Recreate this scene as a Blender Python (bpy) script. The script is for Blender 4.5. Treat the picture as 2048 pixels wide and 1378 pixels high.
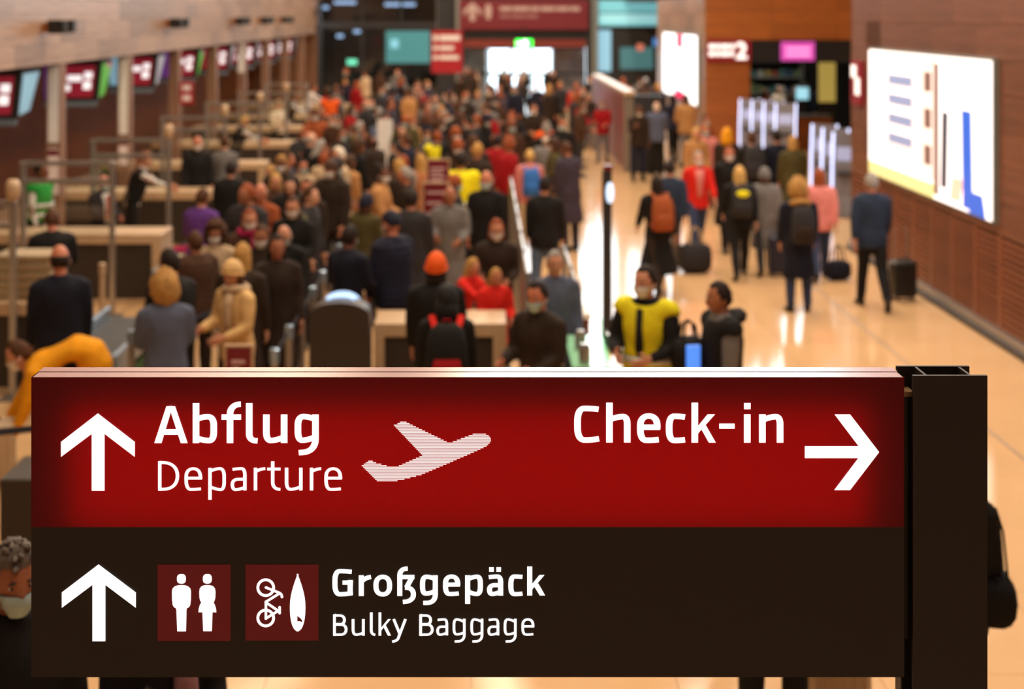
import bpy, bmesh, math, random
from mathutils import Vector, Matrix, noise as mnoise

# ------------------------------------------------------------------ scene, camera, world, exposure
for o in list(bpy.data.objects):
    bpy.data.objects.remove(o)
scene = bpy.context.scene
COL = scene.collection
random.seed(7)

FPX, VPX, VPY, H = 2844.4, 963.0, 28.0, 3.90      # focal length in px, vanishing point, camera height
SIGN_D = 3.32                                     # distance to the face of the hanging sign

cam = bpy.data.cameras.new('camera')
cam.sensor_width = 36.0
cam.lens = 50.0
cam.shift_x = (1024.0 - VPX) / 2048.0
cam.shift_y = -(689.0 - VPY) / 2048.0
cam.clip_end = 400.0
cam.dof.use_dof = True
cam.dof.focus_distance = SIGN_D
cam.dof.aperture_fstop = 2.7
camo = bpy.data.objects.new('camera', cam)
camo.location = (0, 0, H)
camo.rotation_euler = (math.radians(90), 0, 0)
COL.objects.link(camo)
scene.camera = camo

scene.view_settings.view_transform = 'Standard'
scene.view_settings.look = 'None'
scene.view_settings.gamma = 1.0
scene.view_settings.use_curve_mapping = False
scene.view_settings.exposure = 0.0

world = bpy.data.worlds.new('daylight')
scene.world = world
world.use_nodes = True
wb = world.node_tree.nodes['Background']
wb.inputs[0].default_value = (0.80, 0.92, 1.0, 1)
wb.inputs[1].default_value = 7.5

LAMP_COL = (1.0, 0.80, 0.58)
LAMPS = []
for ly in (2, 9, 16, 23, 30, 37, 44, 51, 58):
    for lx in (-5.0, 0.5, 5.0):
        LAMPS.append((lx, ly))
for lx, ly in LAMPS:
    ld = bpy.data.lights.new('ceiling_lamp_light', 'AREA')
    ld.shape = 'RECTANGLE'
    ld.size, ld.size_y = 0.9, 3.2
    ld.energy = (410.0 if lx > 4 else 390.0 if lx > -4 else 310.0) * (0.35 if ly < 5 else 0.8 if ly < 12 else 1.0)
    ld.color = LAMP_COL if lx < 4 else (1.0, 0.86, 0.72)
    lo = bpy.data.objects.new('ceiling_lamp_light', ld)
    lo.location = (lx, ly, 11.80)
    COL.objects.link(lo)

# ------------------------------------------------------------------ helpers
def lin(c):
    if isinstance(c, str):
        c = c.lstrip('#'); c = tuple(int(c[i:i+2], 16) for i in (0, 2, 4))
    return tuple(((v/255.0)/12.92 if v/255.0 <= 0.04045 else ((v/255.0+0.055)/1.055)**2.4) for v in c)

MATS = {}
def M(name, col=(128, 128, 128), rough=0.6, metal=0.0, emit=0.0, var=0.08, scale=12.0, rnd=0.0, bump=0.0, spec=0.5, coords='Object'):
    """procedural principled material: colour + noise mottling (+ per-object variation, bump)"""
    if name in MATS:
        return MATS[name]
    m = bpy.data.materials.new(name); m.use_nodes = True
    nt = m.node_tree; n = nt.nodes; L = nt.links
    b = n['Principled BSDF']
    c = lin(col)
    b.inputs['Roughness'].default_value = rough
    b.inputs['Metallic'].default_value = metal
    b.inputs['Specular IOR Level'].default_value = spec
    b.inputs['Base Color'].default_value = (*c, 1)
    if emit > 0:
        b.inputs['Emission Color'].default_value = (*c, 1)
        b.inputs['Emission Strength'].default_value = emit
    out = None
    if var > 0 or bump > 0:
        tc = n.new('ShaderNodeTexCoord'); nz = n.new('ShaderNodeTexNoise')
        nz.inputs['Scale'].default_value = scale; nz.inputs['Detail'].default_value = 3
        L.new(tc.outputs[coords], nz.inputs['Vector'])
        hs = n.new('ShaderNodeHueSaturation'); hs.inputs['Color'].default_value = (*c, 1)
        mr = n.new('ShaderNodeMapRange')
        mr.inputs['From Min'].default_value = 0.3; mr.inputs['From Max'].default_value = 0.7
        mr.inputs['To Min'].default_value = 1 - var; mr.inputs['To Max'].default_value = 1 + var
        L.new(nz.outputs['Fac'], mr.inputs['Value'])
        val = mr.outputs['Result']
        if rnd > 0:
            oi = n.new('ShaderNodeObjectInfo'); m2 = n.new('ShaderNodeMapRange')
            m2.inputs['To Min'].default_value = 1 - rnd; m2.inputs['To Max'].default_value = 1 + rnd
            L.new(oi.outputs['Random'], m2.inputs['Value'])
            mu = n.new('ShaderNodeMath'); mu.operation = 'MULTIPLY'
            L.new(val, mu.inputs[0]); L.new(m2.outputs['Result'], mu.inputs[1]); val = mu.outputs[0]
        L.new(val, hs.inputs['Value'])
        L.new(hs.outputs['Color'], b.inputs['Base Color'])
        if bump > 0:
            bp = n.new('ShaderNodeBump'); bp.inputs['Strength'].default_value = bump; bp.inputs['Distance'].default_value = 0.02
            L.new(nz.outputs['Fac'], bp.inputs['Height']); L.new(bp.outputs['Normal'], b.inputs['Normal'])
    MATS[name] = m
    return m

def wood(name, col, rough=0.45, stretch=(0.6, 0.6, 14.0), var=0.25, rnd=0.15, spec=0.5):
    if name in MATS:
        return MATS[name]
    m = bpy.data.materials.new(name); m.use_nodes = True
    nt = m.node_tree; n = nt.nodes; L = nt.links; b = n['Principled BSDF']
    c = lin(col)
    tc = n.new('ShaderNodeTexCoord'); mp = n.new('ShaderNodeMapping'); mp.inputs['Scale'].default_value = stretch
    nz = n.new('ShaderNodeTexNoise'); nz.inputs['Scale'].default_value = 2.0; nz.inputs['Detail'].default_value = 5
    L.new(tc.outputs['Object'], mp.inputs['Vector']); L.new(mp.outputs['Vector'], nz.inputs['Vector'])
    oi = n.new('ShaderNodeObjectInfo'); m2 = n.new('ShaderNodeMapRange')
    m2.inputs['To Min'].default_value = 1 - rnd; m2.inputs['To Max'].default_value = 1 + rnd
    L.new(oi.outputs['Random'], m2.inputs['Value'])
    mr = n.new('ShaderNodeMapRange'); mr.inputs['From Min'].default_value = 0.3; mr.inputs['From Max'].default_value = 0.7
    mr.inputs['To Min'].default_value = 1 - var; mr.inputs['To Max'].default_value = 1 + var
    L.new(nz.outputs['Fac'], mr.inputs['Value'])
    mu = n.new('ShaderNodeMath'); mu.operation = 'MULTIPLY'
    L.new(mr.outputs['Result'], mu.inputs[0]); L.new(m2.outputs['Result'], mu.inputs[1])
    hs = n.new('ShaderNodeHueSaturation'); hs.inputs['Color'].default_value = (*c, 1)
    L.new(mu.outputs[0], hs.inputs['Value']); L.new(hs.outputs['Color'], b.inputs['Base Color'])
    b.inputs['Roughness'].default_value = rough
    b.inputs['Specular IOR Level'].default_value = spec
    MATS[name] = m
    return m

def glass(name, tint=(0.96, 0.98, 0.98), refl=0.07):
    if name in MATS:
        return MATS[name]
    m = bpy.data.materials.new(name); m.use_nodes = True
    nt = m.node_tree; n = nt.nodes; L = nt.links
    for x in list(n):
        if x.type != 'OUTPUT_MATERIAL': n.remove(x)
    out = [x for x in n if x.type == 'OUTPUT_MATERIAL'][0]
    t = n.new('ShaderNodeBsdfTransparent'); t.inputs[0].default_value = (*tint, 1)
    g = n.new('ShaderNodeBsdfGlossy'); g.inputs['Roughness'].default_value = 0.03
    mx = n.new('ShaderNodeMixShader'); mx.inputs[0].default_value = refl
    L.new(t.outputs[0], mx.inputs[1]); L.new(g.outputs[0], mx.inputs[2]); L.new(mx.outputs[0], out.inputs[0])
    MATS[name] = m
    return m

class MB:
    """collects geometry and links it as one mesh object"""
    def __init__(s): s.v = []; s.f = []; s.mi = []
    def add(s, vs, fs, mi=0):
        o = len(s.v); s.v += [tuple(v) for v in vs]
        for f in fs:
            s.f.append([i + o for i in f]); s.mi.append(mi)
        return s
    def box(s, x0, x1, y0, y1, z0, z1, mi=0, mat=None):
        vs = [Vector(p) for p in ((x0,y0,z0),(x1,y0,z0),(x1,y1,z0),(x0,y1,z0),(x0,y0,z1),(x1,y0,z1),(x1,y1,z1),(x0,y1,z1))]
        if mat is not None: vs = [mat @ v for v in vs]
        return s.add(vs, [(0,3,2,1),(4,5,6,7),(0,1,5,4),(1,2,6,5),(2,3,7,6),(3,0,4,7)], mi)
    def rings(s, rings, mi=0, cap=True):
        """loft through rings (lists of points, same count)"""
        n = len(rings[0]); o = len(s.v)
        for r in rings: s.v += [tuple(p) for p in r]
        for k in range(len(rings) - 1):
            for i in range(n):
                j = (i + 1) % n
                s.f.append([o+k*n+i, o+k*n+j, o+(k+1)*n+j, o+(k+1)*n+i]); s.mi.append(mi)
        if cap:
            s.f.append([o+i for i in range(n)][::-1]); s.mi.append(mi)
            s.f.append([o+(len(rings)-1)*n+i for i in range(n)]); s.mi.append(mi)
        return s
    def tube(s, pts, rad, n=8, mi=0, cap=True, side=None):
        pts = [Vector(p) for p in pts]; R = []
        prev = None
        for i, p in enumerate(pts):
            t = (pts[min(i+1, len(pts)-1)] - pts[max(i-1, 0)]).normalized()
            if prev is None:
                a = Vector(side) if side else (Vector((1,0,0)) if abs(t.x) < 0.9 else Vector((0,1,0)))
            else: a = prev
            u = (a - t * a.dot(t)).normalized(); w = t.cross(u); prev = u
            r = rad[i] if isinstance(rad, (list, tuple)) else rad
            ra, rb = r if isinstance(r, (list, tuple)) else (r, r)
            R.append([p + u*ra*math.cos(2*math.pi*k/n) + w*rb*math.sin(2*math.pi*k/n) for k in range(n)])
        return s.rings(R, mi, cap)
    def lathe(s, prof, n=16, c=(0,0,0), mi=0):
        R = [[(c[0]+r*math.cos(2*math.pi*k/n), c[1]+r*math.sin(2*math.pi*k/n), c[2]+z) for k in range(n)] for r, z in prof]
        return s.rings(R, mi, True)
    def ell(s, c, r, nu=10, nv=7, mi=0, mat=None):
        R = []
        for j in range(1, nv):
            a = math.pi*j/nv - math.pi/2
            ring = [Vector((r[0]*math.cos(a)*math.cos(2*math.pi*k/nu), r[1]*math.cos(a)*math.sin(2*math.pi*k/nu), r[2]*math.sin(a))) for k in range(nu)]
            if mat is not None: ring = [mat @ v for v in ring]
            R.append([Vector(c) + v for v in ring])
        return s.rings(R, mi, True)
    def poly(s, pts, mi=0): return s.add(pts, [list(range(len(pts)))], mi)
    def prism(s, pts2, fn, d0, d1, mi=0):
        """extrude a 2D outline: fn(x, y, d) -> 3D"""
        n = len(pts2)
        a = [fn(x, y, d0) for x, y in pts2]; b = [fn(x, y, d1) for x, y in pts2]
        o = len(s.v); s.v += [tuple(p) for p in a] + [tuple(p) for p in b]
        s.f.append([o+i for i in range(n)]); s.mi.append(mi)
        s.f.append([o+n+i for i in range(n)][::-1]); s.mi.append(mi)
        for i in range(n):
            j = (i+1) % n
            s.f.append([o+i, o+n+i, o+n+j, o+j]); s.mi.append(mi)
        return s
    def mesh(s, name, mats=None, smooth=False, bevel=0.0):
        me = bpy.data.meshes.new(name); me.from_pydata(s.v, [], s.f)
        for m in (mats or []): me.materials.append(m)
        for p, i in zip(me.polygons, s.mi): p.material_index = i
        bm = bmesh.new(); bm.from_mesh(me)
        bmesh.ops.recalc_face_normals(bm, faces=bm.faces)
        if bevel > 0:
            bmesh.ops.bevel(bm, geom=bm.edges[:], offset=bevel, segments=1, affect='EDGES', clamp_overlap=True)
        bm.to_mesh(me); bm.free()
        if smooth: me.polygons.foreach_set('use_smooth', [True]*len(me.polygons))
        me.update()
        return me
    def build(s, name, mat, parent=None, smooth=False, bevel=0.0, loc=None, rotz=0.0):
        mats = mat if isinstance(mat, (list, tuple)) else [mat]
        return link(name, s.mesh(name, mats, smooth, bevel), parent, loc, rotz)

def link(name, me, parent=None, loc=None, rotz=0.0):
    o = bpy.data.objects.new(name, me); COL.objects.link(o)
    if parent is not None: o.parent = parent
    if loc is not None: o.location = loc
    if rotz: o.rotation_euler = (0, 0, rotz)
    return o
def tag(o, label=None, cat=None, group=None, kind=None):
    if label: o['label'] = label
    if cat: o['category'] = cat
    if group: o['group'] = group
    if kind: o['kind'] = kind
    return o
def thing(name, label, cat, loc=(0,0,0), rotz=0.0, group=None):
    o = bpy.data.objects.new(name, None); COL.objects.link(o)
    o.location = loc; o.rotation_euler = (0, 0, rotz); o.empty_display_size = 0.2
    return tag(o, label, cat, group)
def bx(name, parent, d, mat, bevel=0.0):
    return MB().box(*d).build(name, mat, parent, bevel=bevel)
def struct(name, d, mat, parent=None):
    o = bx(name, parent, d, mat)
    if parent is None: o['kind'] = 'structure'
    return o
def sstruct(name, label=None):
    o = bpy.data.objects.new(name, None); COL.objects.link(o); o['kind'] = 'structure'
    return o
def fl(px, py):                       # photo pixel of a point on the floor -> x, y
    s = (py - VPY) / H
    return ((px - VPX) / s, FPX / s)
def at(px, py, d):                    # photo pixel at distance d -> x, z
    return ((px - VPX) * d / FPX, H - (py - VPY) * d / FPX)

# ------------------------------------------------------------------ materials
m_floor = M('floor_stone', (222, 180, 132), rough=0.11, var=0.05, scale=0.9, rnd=0.03, coords='Object', spec=0.5)
m_joint = M('floor_joint', (120, 96, 72), rough=0.7)
m_inlay = M('floor_inlay', (150, 132, 116), rough=0.4)
m_fascia = wood('fascia_wood', (160, 130, 108), rough=0.34, stretch=(1, 0.5, 9), rnd=0.22)
m_fascia_up = wood('upper_wood', (132, 92, 66), rough=0.45)
m_wallr = wood('walnut_panel', (122, 80, 60), rough=0.42, stretch=(1, 0.5, 8), rnd=0.16)
m_slat = wood('walnut_slat', (138, 86, 62), rough=0.4, stretch=(1, 0.5, 8), rnd=0.10)
m_back = M('slat_backing', (34, 20, 14), rough=0.8)
m_dwood = wood('dark_board', (112, 60, 22), rough=0.5, stretch=(0.5, 0.5, 12), rnd=0.2, spec=0.12)
m_owood = wood('honey_wood', (158, 88, 34), rough=0.42, stretch=(0.5, 1, 12), rnd=0.12)
m_pillar = wood('pillar_wood', (134, 100, 80), rough=0.5, stretch=(6, 6, 0.5), rnd=0.1)
m_plate = M('pillar_plate', (236, 234, 232), rough=0.45, var=0.05)
m_platep = M('notice_pink', (240, 226, 228), rough=0.5)
m_black = M('black_paint', (20, 18, 18), rough=0.5)
m_bronze = M('bronze_paint', (38, 29, 22), rough=0.55, var=0.05, scale=60)
m_dark = M('dark_panel', (46, 36, 30), rough=0.5, var=0.06)
m_cream = M('cream_laminate', (192, 162, 128), rough=0.4, var=0.04)
m_steel = M('brushed_steel', (176, 172, 168), rough=0.32, metal=0.8, var=0.05)
m_alu = M('aluminium_blue', (150, 170, 190), rough=0.25, metal=0.6, var=0.04)
m_rubber = M('belt_rubber', (40, 44, 50), rough=0.55)
m_green = M('green_strip', (20, 96, 50), rough=0.5)
m_burg = M('burgundy_panel', (112, 24, 36), rough=0.4, var=0.05)
m_burgl = M('burgundy_lit', (128, 14, 30), rough=0.4, emit=0.35, var=0.03)
m_redl = M('red_lit', (150, 18, 30), rough=0.4, emit=0.25, var=0.03)
m_white = M('white_print', (235, 235, 235), rough=0.6, var=0.02)
m_whitel = M('white_lit', (255, 252, 250), rough=0.5, emit=1.0, var=0.0)
m_letter = M('white_letter_lit', (255, 255, 255), rough=0.5, emit=1.15, var=0.0)
m_glass = glass('clear_glass')
m_glassg = glass('green_glass', (0.72, 0.92, 0.80), 0.10)
m_wall = M('plaster_warm', (150, 120, 96), rough=0.8, var=0.03, scale=2)
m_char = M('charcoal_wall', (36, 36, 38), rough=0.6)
m_grey = M('grey_metal', (120, 124, 120), rough=0.45, var=0.05)

exec_parts = []
# ------------------------------------------------------------------ floor
XW_R = 6.16; XW_L = -7.0; Y_END = 62.0
fb = MB().box(-10.2, 15.5, -6.0, 62.6, -0.20, -0.012).build('floor', m_joint); fb['kind'] = 'structure'
TS = 1.2
tile_me = MB().box(0.002, TS-0.002, 0.002, TS-0.002, -0.012, 0.0).mesh('floor_tile', [m_floor])
ix0 = math.floor(-10.2/TS)
NEAR_ROWS = range(4, 25)       # y 4.8 .. 30
cols = [-5, -4, -3, -2, -1, 0, 1, 2, 3, 4, 5, 6, 7, 8]
tx = lambda i: -1.26 + i*TS
for j in NEAR_ROWS:
    for i in cols:
        link('tile', tile_me, fb, (tx(i), j*TS, 0))
rest = MB()
x_lo, x_hi = tx(cols[0]), tx(cols[-1]+1)
y_lo, y_hi = NEAR_ROWS[0]*TS, (NEAR_ROWS[-1]+1)*TS
g = 0.002
for j in range(-5, 52):
    for i in range(-8, 14):
        if j in NEAR_ROWS and i in cols: continue
        rest.box(tx(i)+g, tx(i)+TS-g, j*TS+g, j*TS+TS-g, -0.012, 0.0)
ro = rest.build('tile_field', m_floor, fb); ro['kind'] = 'stuff'
bx('floor_inlay', fb, (4.735, 4.765, -5.5, 62.4, -0.012, 0.0008), m_inlay)

# ------------------------------------------------------------------ ceiling with lamps, walls out of view
struct('ceiling', (-10.4, 15.6, -6.2, 63.0, 20.0, 20.2), m_wall)
lamp_me = MB().box(-0.55, 0.55, -1.75, 1.75, 0.06, 0.30).mesh('lamp_housing', [m_bronze])
for lx, ly in LAMPS:
    t = thing('ceiling_lamp', 'long bronze ceiling lamp high above the concourse', 'lamp', (lx, ly, 11.80), group='ceiling lamps of the hall')
    link('housing', lamp_me, t)
    bx('stem', t, (-0.02, 0.02, -0.02, 0.02, 0.30, 8.2), m_bronze)
struct('wall_back', (-10.4, 15.6, -6.4, -6.2, 0, 20.0), m_wall)

# ------------------------------------------------------------------ left side: check-in wall
wl = sstruct('wall_left')
bx('fascia_backing', wl, (-7.25, -6.93, -6.2, 59.8, 3.08, 4.55), m_back)
bx('upper_wall', wl, (-7.25, -6.92, -6.2, 62.0, 4.50, 20.0), m_fascia_up)
bx('soffit', wl, (-9.7, -7.25, -6.2, 59.8, 3.10, 3.20), m_black)
bx('recess_wall', wl, (-9.9, -9.66, -6.2, 62.0, 0, 3.2), m_back)
PL, PH = 1.52, 0.35
pm = MB().box(-0.012, 0.022, 0.003, PL-0.003, 0.003, PH-0.003).mesh('wood_panel', [m_fascia])
for r in range(4):
    for k in range(-7, 28):
        y = 18.0 + k*PL + (0.76 if r % 2 else 0)
        if y + PL > 59.9: continue
        link('panel', pm, wl, (-6.93, y, 3.09 + r*PH))
bm_ = MB().box(-0.01, 0.02, 0.004, 4.536, 0.004, 0.436).mesh('wood_board', [m_dwood])
for k in range(0, 9):
    for r in range(7):
        link('board', bm_, wl, (-9.66, 18.86 + 4.54*k, 0.02 + 0.44*r))
# end return of the check-in block
bx('end_return', wl, (-9.9, -6.95, 59.8, 60.2, 0, 4.5), m_fascia_up)

PY0, PSP = 23.4, 4.54
for k in range(8):
    y = PY0 + PSP*k
    p = thing('pillar', ['wood pillar with tall pale plate, first beside the red screens', 'wood pillar with pale plate, between purple and teal screens',
        'plain wood pillar carrying a small red flag sign', 'plain wood pillar behind the second red flag pillar bay', 'wood pillar with short pale plate at its top',
        'slim plain wood pillar, sixth along the check-in wall', 'slim plain wood pillar, seventh along the check-in wall', 'last wood pillar of the check-in wall before the shops'][k],
        'pillar', (-7.0, y, 0))
    bx('shaft', p, (-0.12, 0.12, -0.14, 0.14, 0, 3.075), m_pillar, 0.006)
    if k in (0, 1, 4):
        zb = {0: 1.80, 1: 1.55, 4: 2.2}[k]
        bx('plate', p, (-0.085, 0.085, -0.152, -0.14, zb, 3.05), m_plate)
        bx('plate', p, (-0.085, 0.085, -0.152, -0.14, 0.95, zb-0.1), m_platep if k != 4 else m_pillar)
        if k < 2:
            bx('red_band', p, (-0.085, 0.085, -0.154, -0.151, zb-0.22, zb-0.12), m_burg)
bx_sign = thing('flag_sign', 'small red flag sign with white marks on a wood pillar', 'sign', (-6.86, PY0+2*PSP-0.1, 1.85))
bx('plate', bx_sign, (0.0, 0.30, -0.015, 0.015, 0, 0.52), m_redl)
for zz in (0.08, 0.31):
    bx('mark', bx_sign, (0.06, 0.24, -0.018, -0.015, zz, zz+0.12), m_white)
bx('bracket', bx_sign, (-0.02, 0.0, -0.01, 0.01, 0.20, 0.30), m_steel)

# spot heads on the fascia
for k, y in enumerate((22.4, 31.1, 39.4, 43.9, 48.4)):
    t = thing('spotlight', ['black spotlight head above the first pale-plated pillar', 'black spotlight head above the red-flag pillar', 'third black spotlight head along the fascia',
        'fourth black spotlight head along the fascia', 'last black spotlight head along the fascia'][k], 'spotlight', (-6.90, y, 3.71))
    bx('bracket', t, (-0.005, 0.10, -0.05, 0.05, -0.10, 0.06), m_owood)
    MB().box(0.10, 0.34, -0.13, 0.13, -0.12, 0.10).build('housing', m_black, t, bevel=0.01)
    MB().box(0.34, 0.40, -0.05, 0.06, -0.12, 0.10).build('lens', m_alu, t, bevel=0.008)
    MB().box(0.40, 0.50, -0.09, 0.09, -0.10, 0.10).build('hood', m_black, t, bevel=0.01)

# display units
def scr(name, col, e): return M(name, col, rough=0.3, emit=e, var=0.0)
s_red = scr('screen_red', (124, 22, 40), 0.75)
s_teal = scr('screen_teal', (120, 164, 184), 0.75)
s_purp = scr('screen_purple', (84, 40, 110), 0.8)
s_green = scr('screen_green', (60, 150, 50), 0.7)
s_pink = scr('screen_pink', (150, 80, 110), 0.7)
s_grey = scr('screen_grey', (150, 152, 160), 0.6)
s_text = scr('screen_text', (240, 236, 240), 1.0)
m_slate = M('slate_edge', (106, 120, 132), rough=0.4)
DLBL = ['check-in display with red screen and pale blue side screen', 'check-in display with purple-edged red screen and green side screen',
        'check-in display with teal-edged red screen and grey side screen', 'check-in display with purple and red screen behind the red-flag pillar',
        'check-in display with red screen before the short-plated pillar', 'check-in display with red screen, sixth along the wall',
        'check-in display with red screen, seventh along the wall', 'check-in display with red screen, last along the wall']
for k in range(8):
    t = thing('display_unit', DLBL[k], 'display', (-6.98, 21.6 + PSP*k, 2.30), group='displays over the check-in desks')
    # body: tapered box, corner at the origin, front to -Y, side to +X
    fr = lambda x, z, y=0.0: (x, y + 0.10*x, z)
    body = MB()
    vs = [(-1.0,-0.22,0.0),(-0.08,0.02,0.0),(-0.30,1.25,0.0),(-1.0,1.25,0.0),(-1.0,-0.24,0.73),(0,0,0.73),(-0.12,1.30,0.73),(-1.0,1.30,0.73)]
    body.add(vs, [(0,3,2,1),(4,5,6,7),(0,1,5,4),(1,2,6,5),(2,3,7,6),(3,0,4,7)])
    body.build('housing', m_black, t)
    def front(u0, u1, v0, v1, off, mat, nm, par=t):
        P = []
        for u, v in ((u0,v0),(u1,v0),(u1,v1),(u0,v1)):
            a = Vector(vs[0]).lerp(Vector(vs[1]), u); b = Vector(vs[4]).lerp(Vector(vs[5]), u)
            P.append(a.lerp(b, v) + Vector((0.1, -1, 0)) * off)
        return MB().poly(P).build(nm, mat, par)
    def side(u0, u1, v0, v1, off, mat, nm, par=t):
        P = []
        for u, v in ((u0,v0),(u1,v0),(u1,v1),(u0,v1)):
            a = Vector(vs[1]).lerp(Vector(vs[2]), u); b = Vector(vs[5]).lerp(Vector(vs[6]), u)
            P.append(a.lerp(b, v) + Vector((1, 0.1, -0.15)) * off)
        return MB().poly(P).build(nm, mat, par)
    f = front(0.02, 0.90, 0.10, 0.90, 0.012, s_red, 'front_screen')
    if k in (1, 3): front(0.02, 0.36, 0.06, 0.96, 0.016, s_purp, 'screen_band', f)
    if k in (2,): front(0.02, 0.28, 0.10, 0.95, 0.016, s_teal, 'screen_band', f)
    front(0.42, 0.68, 0.50, 0.66, 0.020, s_text, 'text_line', f)
    front(0.36, 0.48, 0.26, 0.42, 0.020, s_text, 'text_line', f)
    front(0.72, 0.86, 0.56, 0.74, 0.020, s_text, 'digit', f)
    front(0.71, 0.85, 0.30, 0.50, 0.020, s_text, 'digit', f)
    sd = side(0.05, 0.95, 0.08, 0.94, 0.012, [s_teal, s_green, s_grey, s_green, s_grey, s_grey, s_grey, s_grey][k], 'side_screen')
    if k in (1, 3): side(0.4, 0.95, 0.55, 0.94, 0.016, s_pink, 'screen_band', sd)
    MB().add([(-1.0,-0.24,-0.10),(-0.12,0.0,-0.10),(-0.08,0.02,0.0),(-1.0,-0.22,0.0),(-1.0,0.3,-0.10),(-0.2,0.4,-0.10),(-0.2,0.4,0.0),(-1.0,0.3,0.0)],
             [(0,1,2,3),(4,7,6,5),(0,3,7,4),(1,5,6,2),(3,2,6,7),(0,4,5,1)]).build('lower_edge', m_slate, t)
    bx('hanger', t, (-0.7, -0.6, 0.5, 0.6, 0.73, 0.80), m_black)

# check-in desks
DY0 = 19.1
def desk(loc, w, label, depth=0.70, hgt=0.94, leg_left=False, leg_right=True, group=None, name='checkin_desk'):
    t = thing(name, label, 'desk', loc, group=group)
    bx('worktop', t, (-w, 0, 0, depth, hgt-0.13, hgt), m_cream, 0.006)
    if leg_right: bx('end_leg', t, (-0.13, 0, 0, depth, 0, hgt-0.13), m_cream, 0.004)
    if leg_left: bx('end_leg', t, (-w, -w+0.10, 0, depth, 0, hgt-0.13), m_cream, 0.004)
    bx('front_panel', t, (-w+(0.10 if leg_left else 0), -(0.13 if leg_right else 0), 0.03, 0.07, 0.07, hgt-0.13), m_dark)
    bx('plinth', t, (-w+(0.10 if leg_left else 0), -(0.13 if leg_right else 0), 0.015, 0.06, 0, 0.07), m_cream)
    return t
DESKL = ['cream-topped dark check-in desk beside the grey trays', 'cream-topped dark check-in desk with the bald clerk behind it', 'check-in desk where the clerk in a black waistcoat reaches over',
         'check-in desk in front of the red-flag pillar', 'check-in desk in the fifth bay along the wall', 'check-in desk in the sixth bay along the wall', 'check-in desk in the seventh bay along the wall',
         'check-in desk in the last bay before the shops']
for i, k in enumerate(range(-1, 7)):
    y = DY0 + PSP*k
    desk((-4.30, y, 0), 3.3, DESKL[i], group='check-in desks')
    t = thing('luggage_conveyor', 'luggage conveyor with blue-grey rails at the ' + ['desk beside the grey trays', 'desk with the bald clerk', 'desk of the reaching clerk', 'desk before the red-flag pillar',
              'fifth-bay desk', 'sixth-bay desk', 'seventh-bay desk', 'last-bay desk'][i], 'conveyor', (-4.22, y-0.9, 0), group='luggage conveyors')
    bx('frame', t, (0.02, 0.70, 0.05, 2.25, 0.0, 0.46), m_dark)
    bx('belt', t, (0.07, 0.65, 0.0, 2.3, 0.46, 0.50), m_rubber)
    for x in (0.0, 0.66):
        bx('rail', t, (x, x+0.06, 0.0, 2.3, 0.40, 0.62), m_alu, 0.008)
    bx('side_stripe', t, (0.72, 0.725, 0.05, 2.25, 0.22, 0.36), m_green)
    bx('end_plate', t, (0.07, 0.65, -0.03, 0.0, 0.34, 0.50), m_alu)

# glass sneeze shields
for i, (y, head) in enumerate(((14.42, 1), (18.3, 0), (21.6, 1), (26.3, 1), (30.5, 1), (34.6, 1), (38.8, 0))):
    t = thing('glass_shield', ['steel-framed glass shield with cream lamp head by the nearest desk', 'steel-framed glass shield without a lamp head by the bald clerk', 'glass shield with cream lamp head before the teal screen',
        'glass shield with cream lamp head in the fourth bay', 'glass shield with cream lamp head in the fifth bay', 'glass shield with cream lamp head in the sixth bay', 'plain glass shield in the seventh bay'][i],
        'shield', (-4.75, y, 0.94 if i not in (0, 1, 2, 3, 4, 5, 6) else 0), group='glass shields at the desks')
    for x in (-1.15, 0.0):
        MB().box(x-0.035, x+0.035, -0.03, 0.03, 0, 2.0).build('post', m_steel, t, bevel=0.006)
    for z in (1.72, 1.95):
        bx('rail', t, (-1.115, -0.035, -0.02, 0.02, z, z+0.06), m_steel)
    bx('pane', t, (-1.115, -0.035, -0.004, 0.004, 1.0, 1.72), m_glass)
    bx('foot', t, (-0.12, 0.12, -0.15, 0.15, 0, 0.015), m_steel)
    if head:
        MB().lathe([(0.03, 2.0), (0.06, 2.02), (0.075, 2.08), (0.075, 2.16), (0.05, 2.22)], 14).build('lamp_head', m_cream, t, smooth=True)

# ------------------------------------------------------------------ right wall
wr = sstruct('wall_right')
bx('core', wr, (6.22, 6.60, -6.2, 23.70, 0, 20.0), m_back)
bx('upper_wall', wr, (6.17, 6.22, -6.2, 23.70, 4.28, 20.0), m_wallr)
bx('end_face', wr, (6.17, 6.62, 23.70, 23.74, 0, 20.0), m_wallr)
bx('skirting', wr, (6.12, 6.22, -6.2, 23.72, 0.05, 0.14), m_steel)
bx('gutter', wr, (6.06, 6.22, -6.2, 23.72, 0.0, 0.05), m_dark)
SL = 0.85
SW = SL-0.07
sm = MB().add([(0.010,0.0,0.0),(0.010,SW,0.0),(0.05,SW,-0.004),(0.05,0.0,-0.004),(0.016,0.0,0.040),(0.016,SW,0.040),(0.05,SW,0.044),(0.05,0.0,0.044)],
    [(0,3,2,1),(4,5,6,7),(0,1,5,4),(1,2,6,5),(2,3,7,6),(3,0,4,7)]).mesh('slat', [m_slat])
stile_me = MB().box(0, 0.05, 0.0, 0.07, 0.13, 1.26).mesh('stile', [m_slat])
for k in range(0, 11):
    link('stile', stile_me, wr, (6.168, 23.70 - SL*(k+1), 0))
    for r in range(14):
        link('slat', sm, wr, (6.165, 23.70 - SL*(k+1) + 0.07, 0.16 + 0.0785*r))
pm2 = MB().box(0, 0.03, 0.003, SL*2-0.003, 0.003, 0.417).mesh('wood_panel_right', [m_wallr])
BB = (17.0, 22.35, 1.42, 3.34)         # billboard y0,y1,z0,z1
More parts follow.
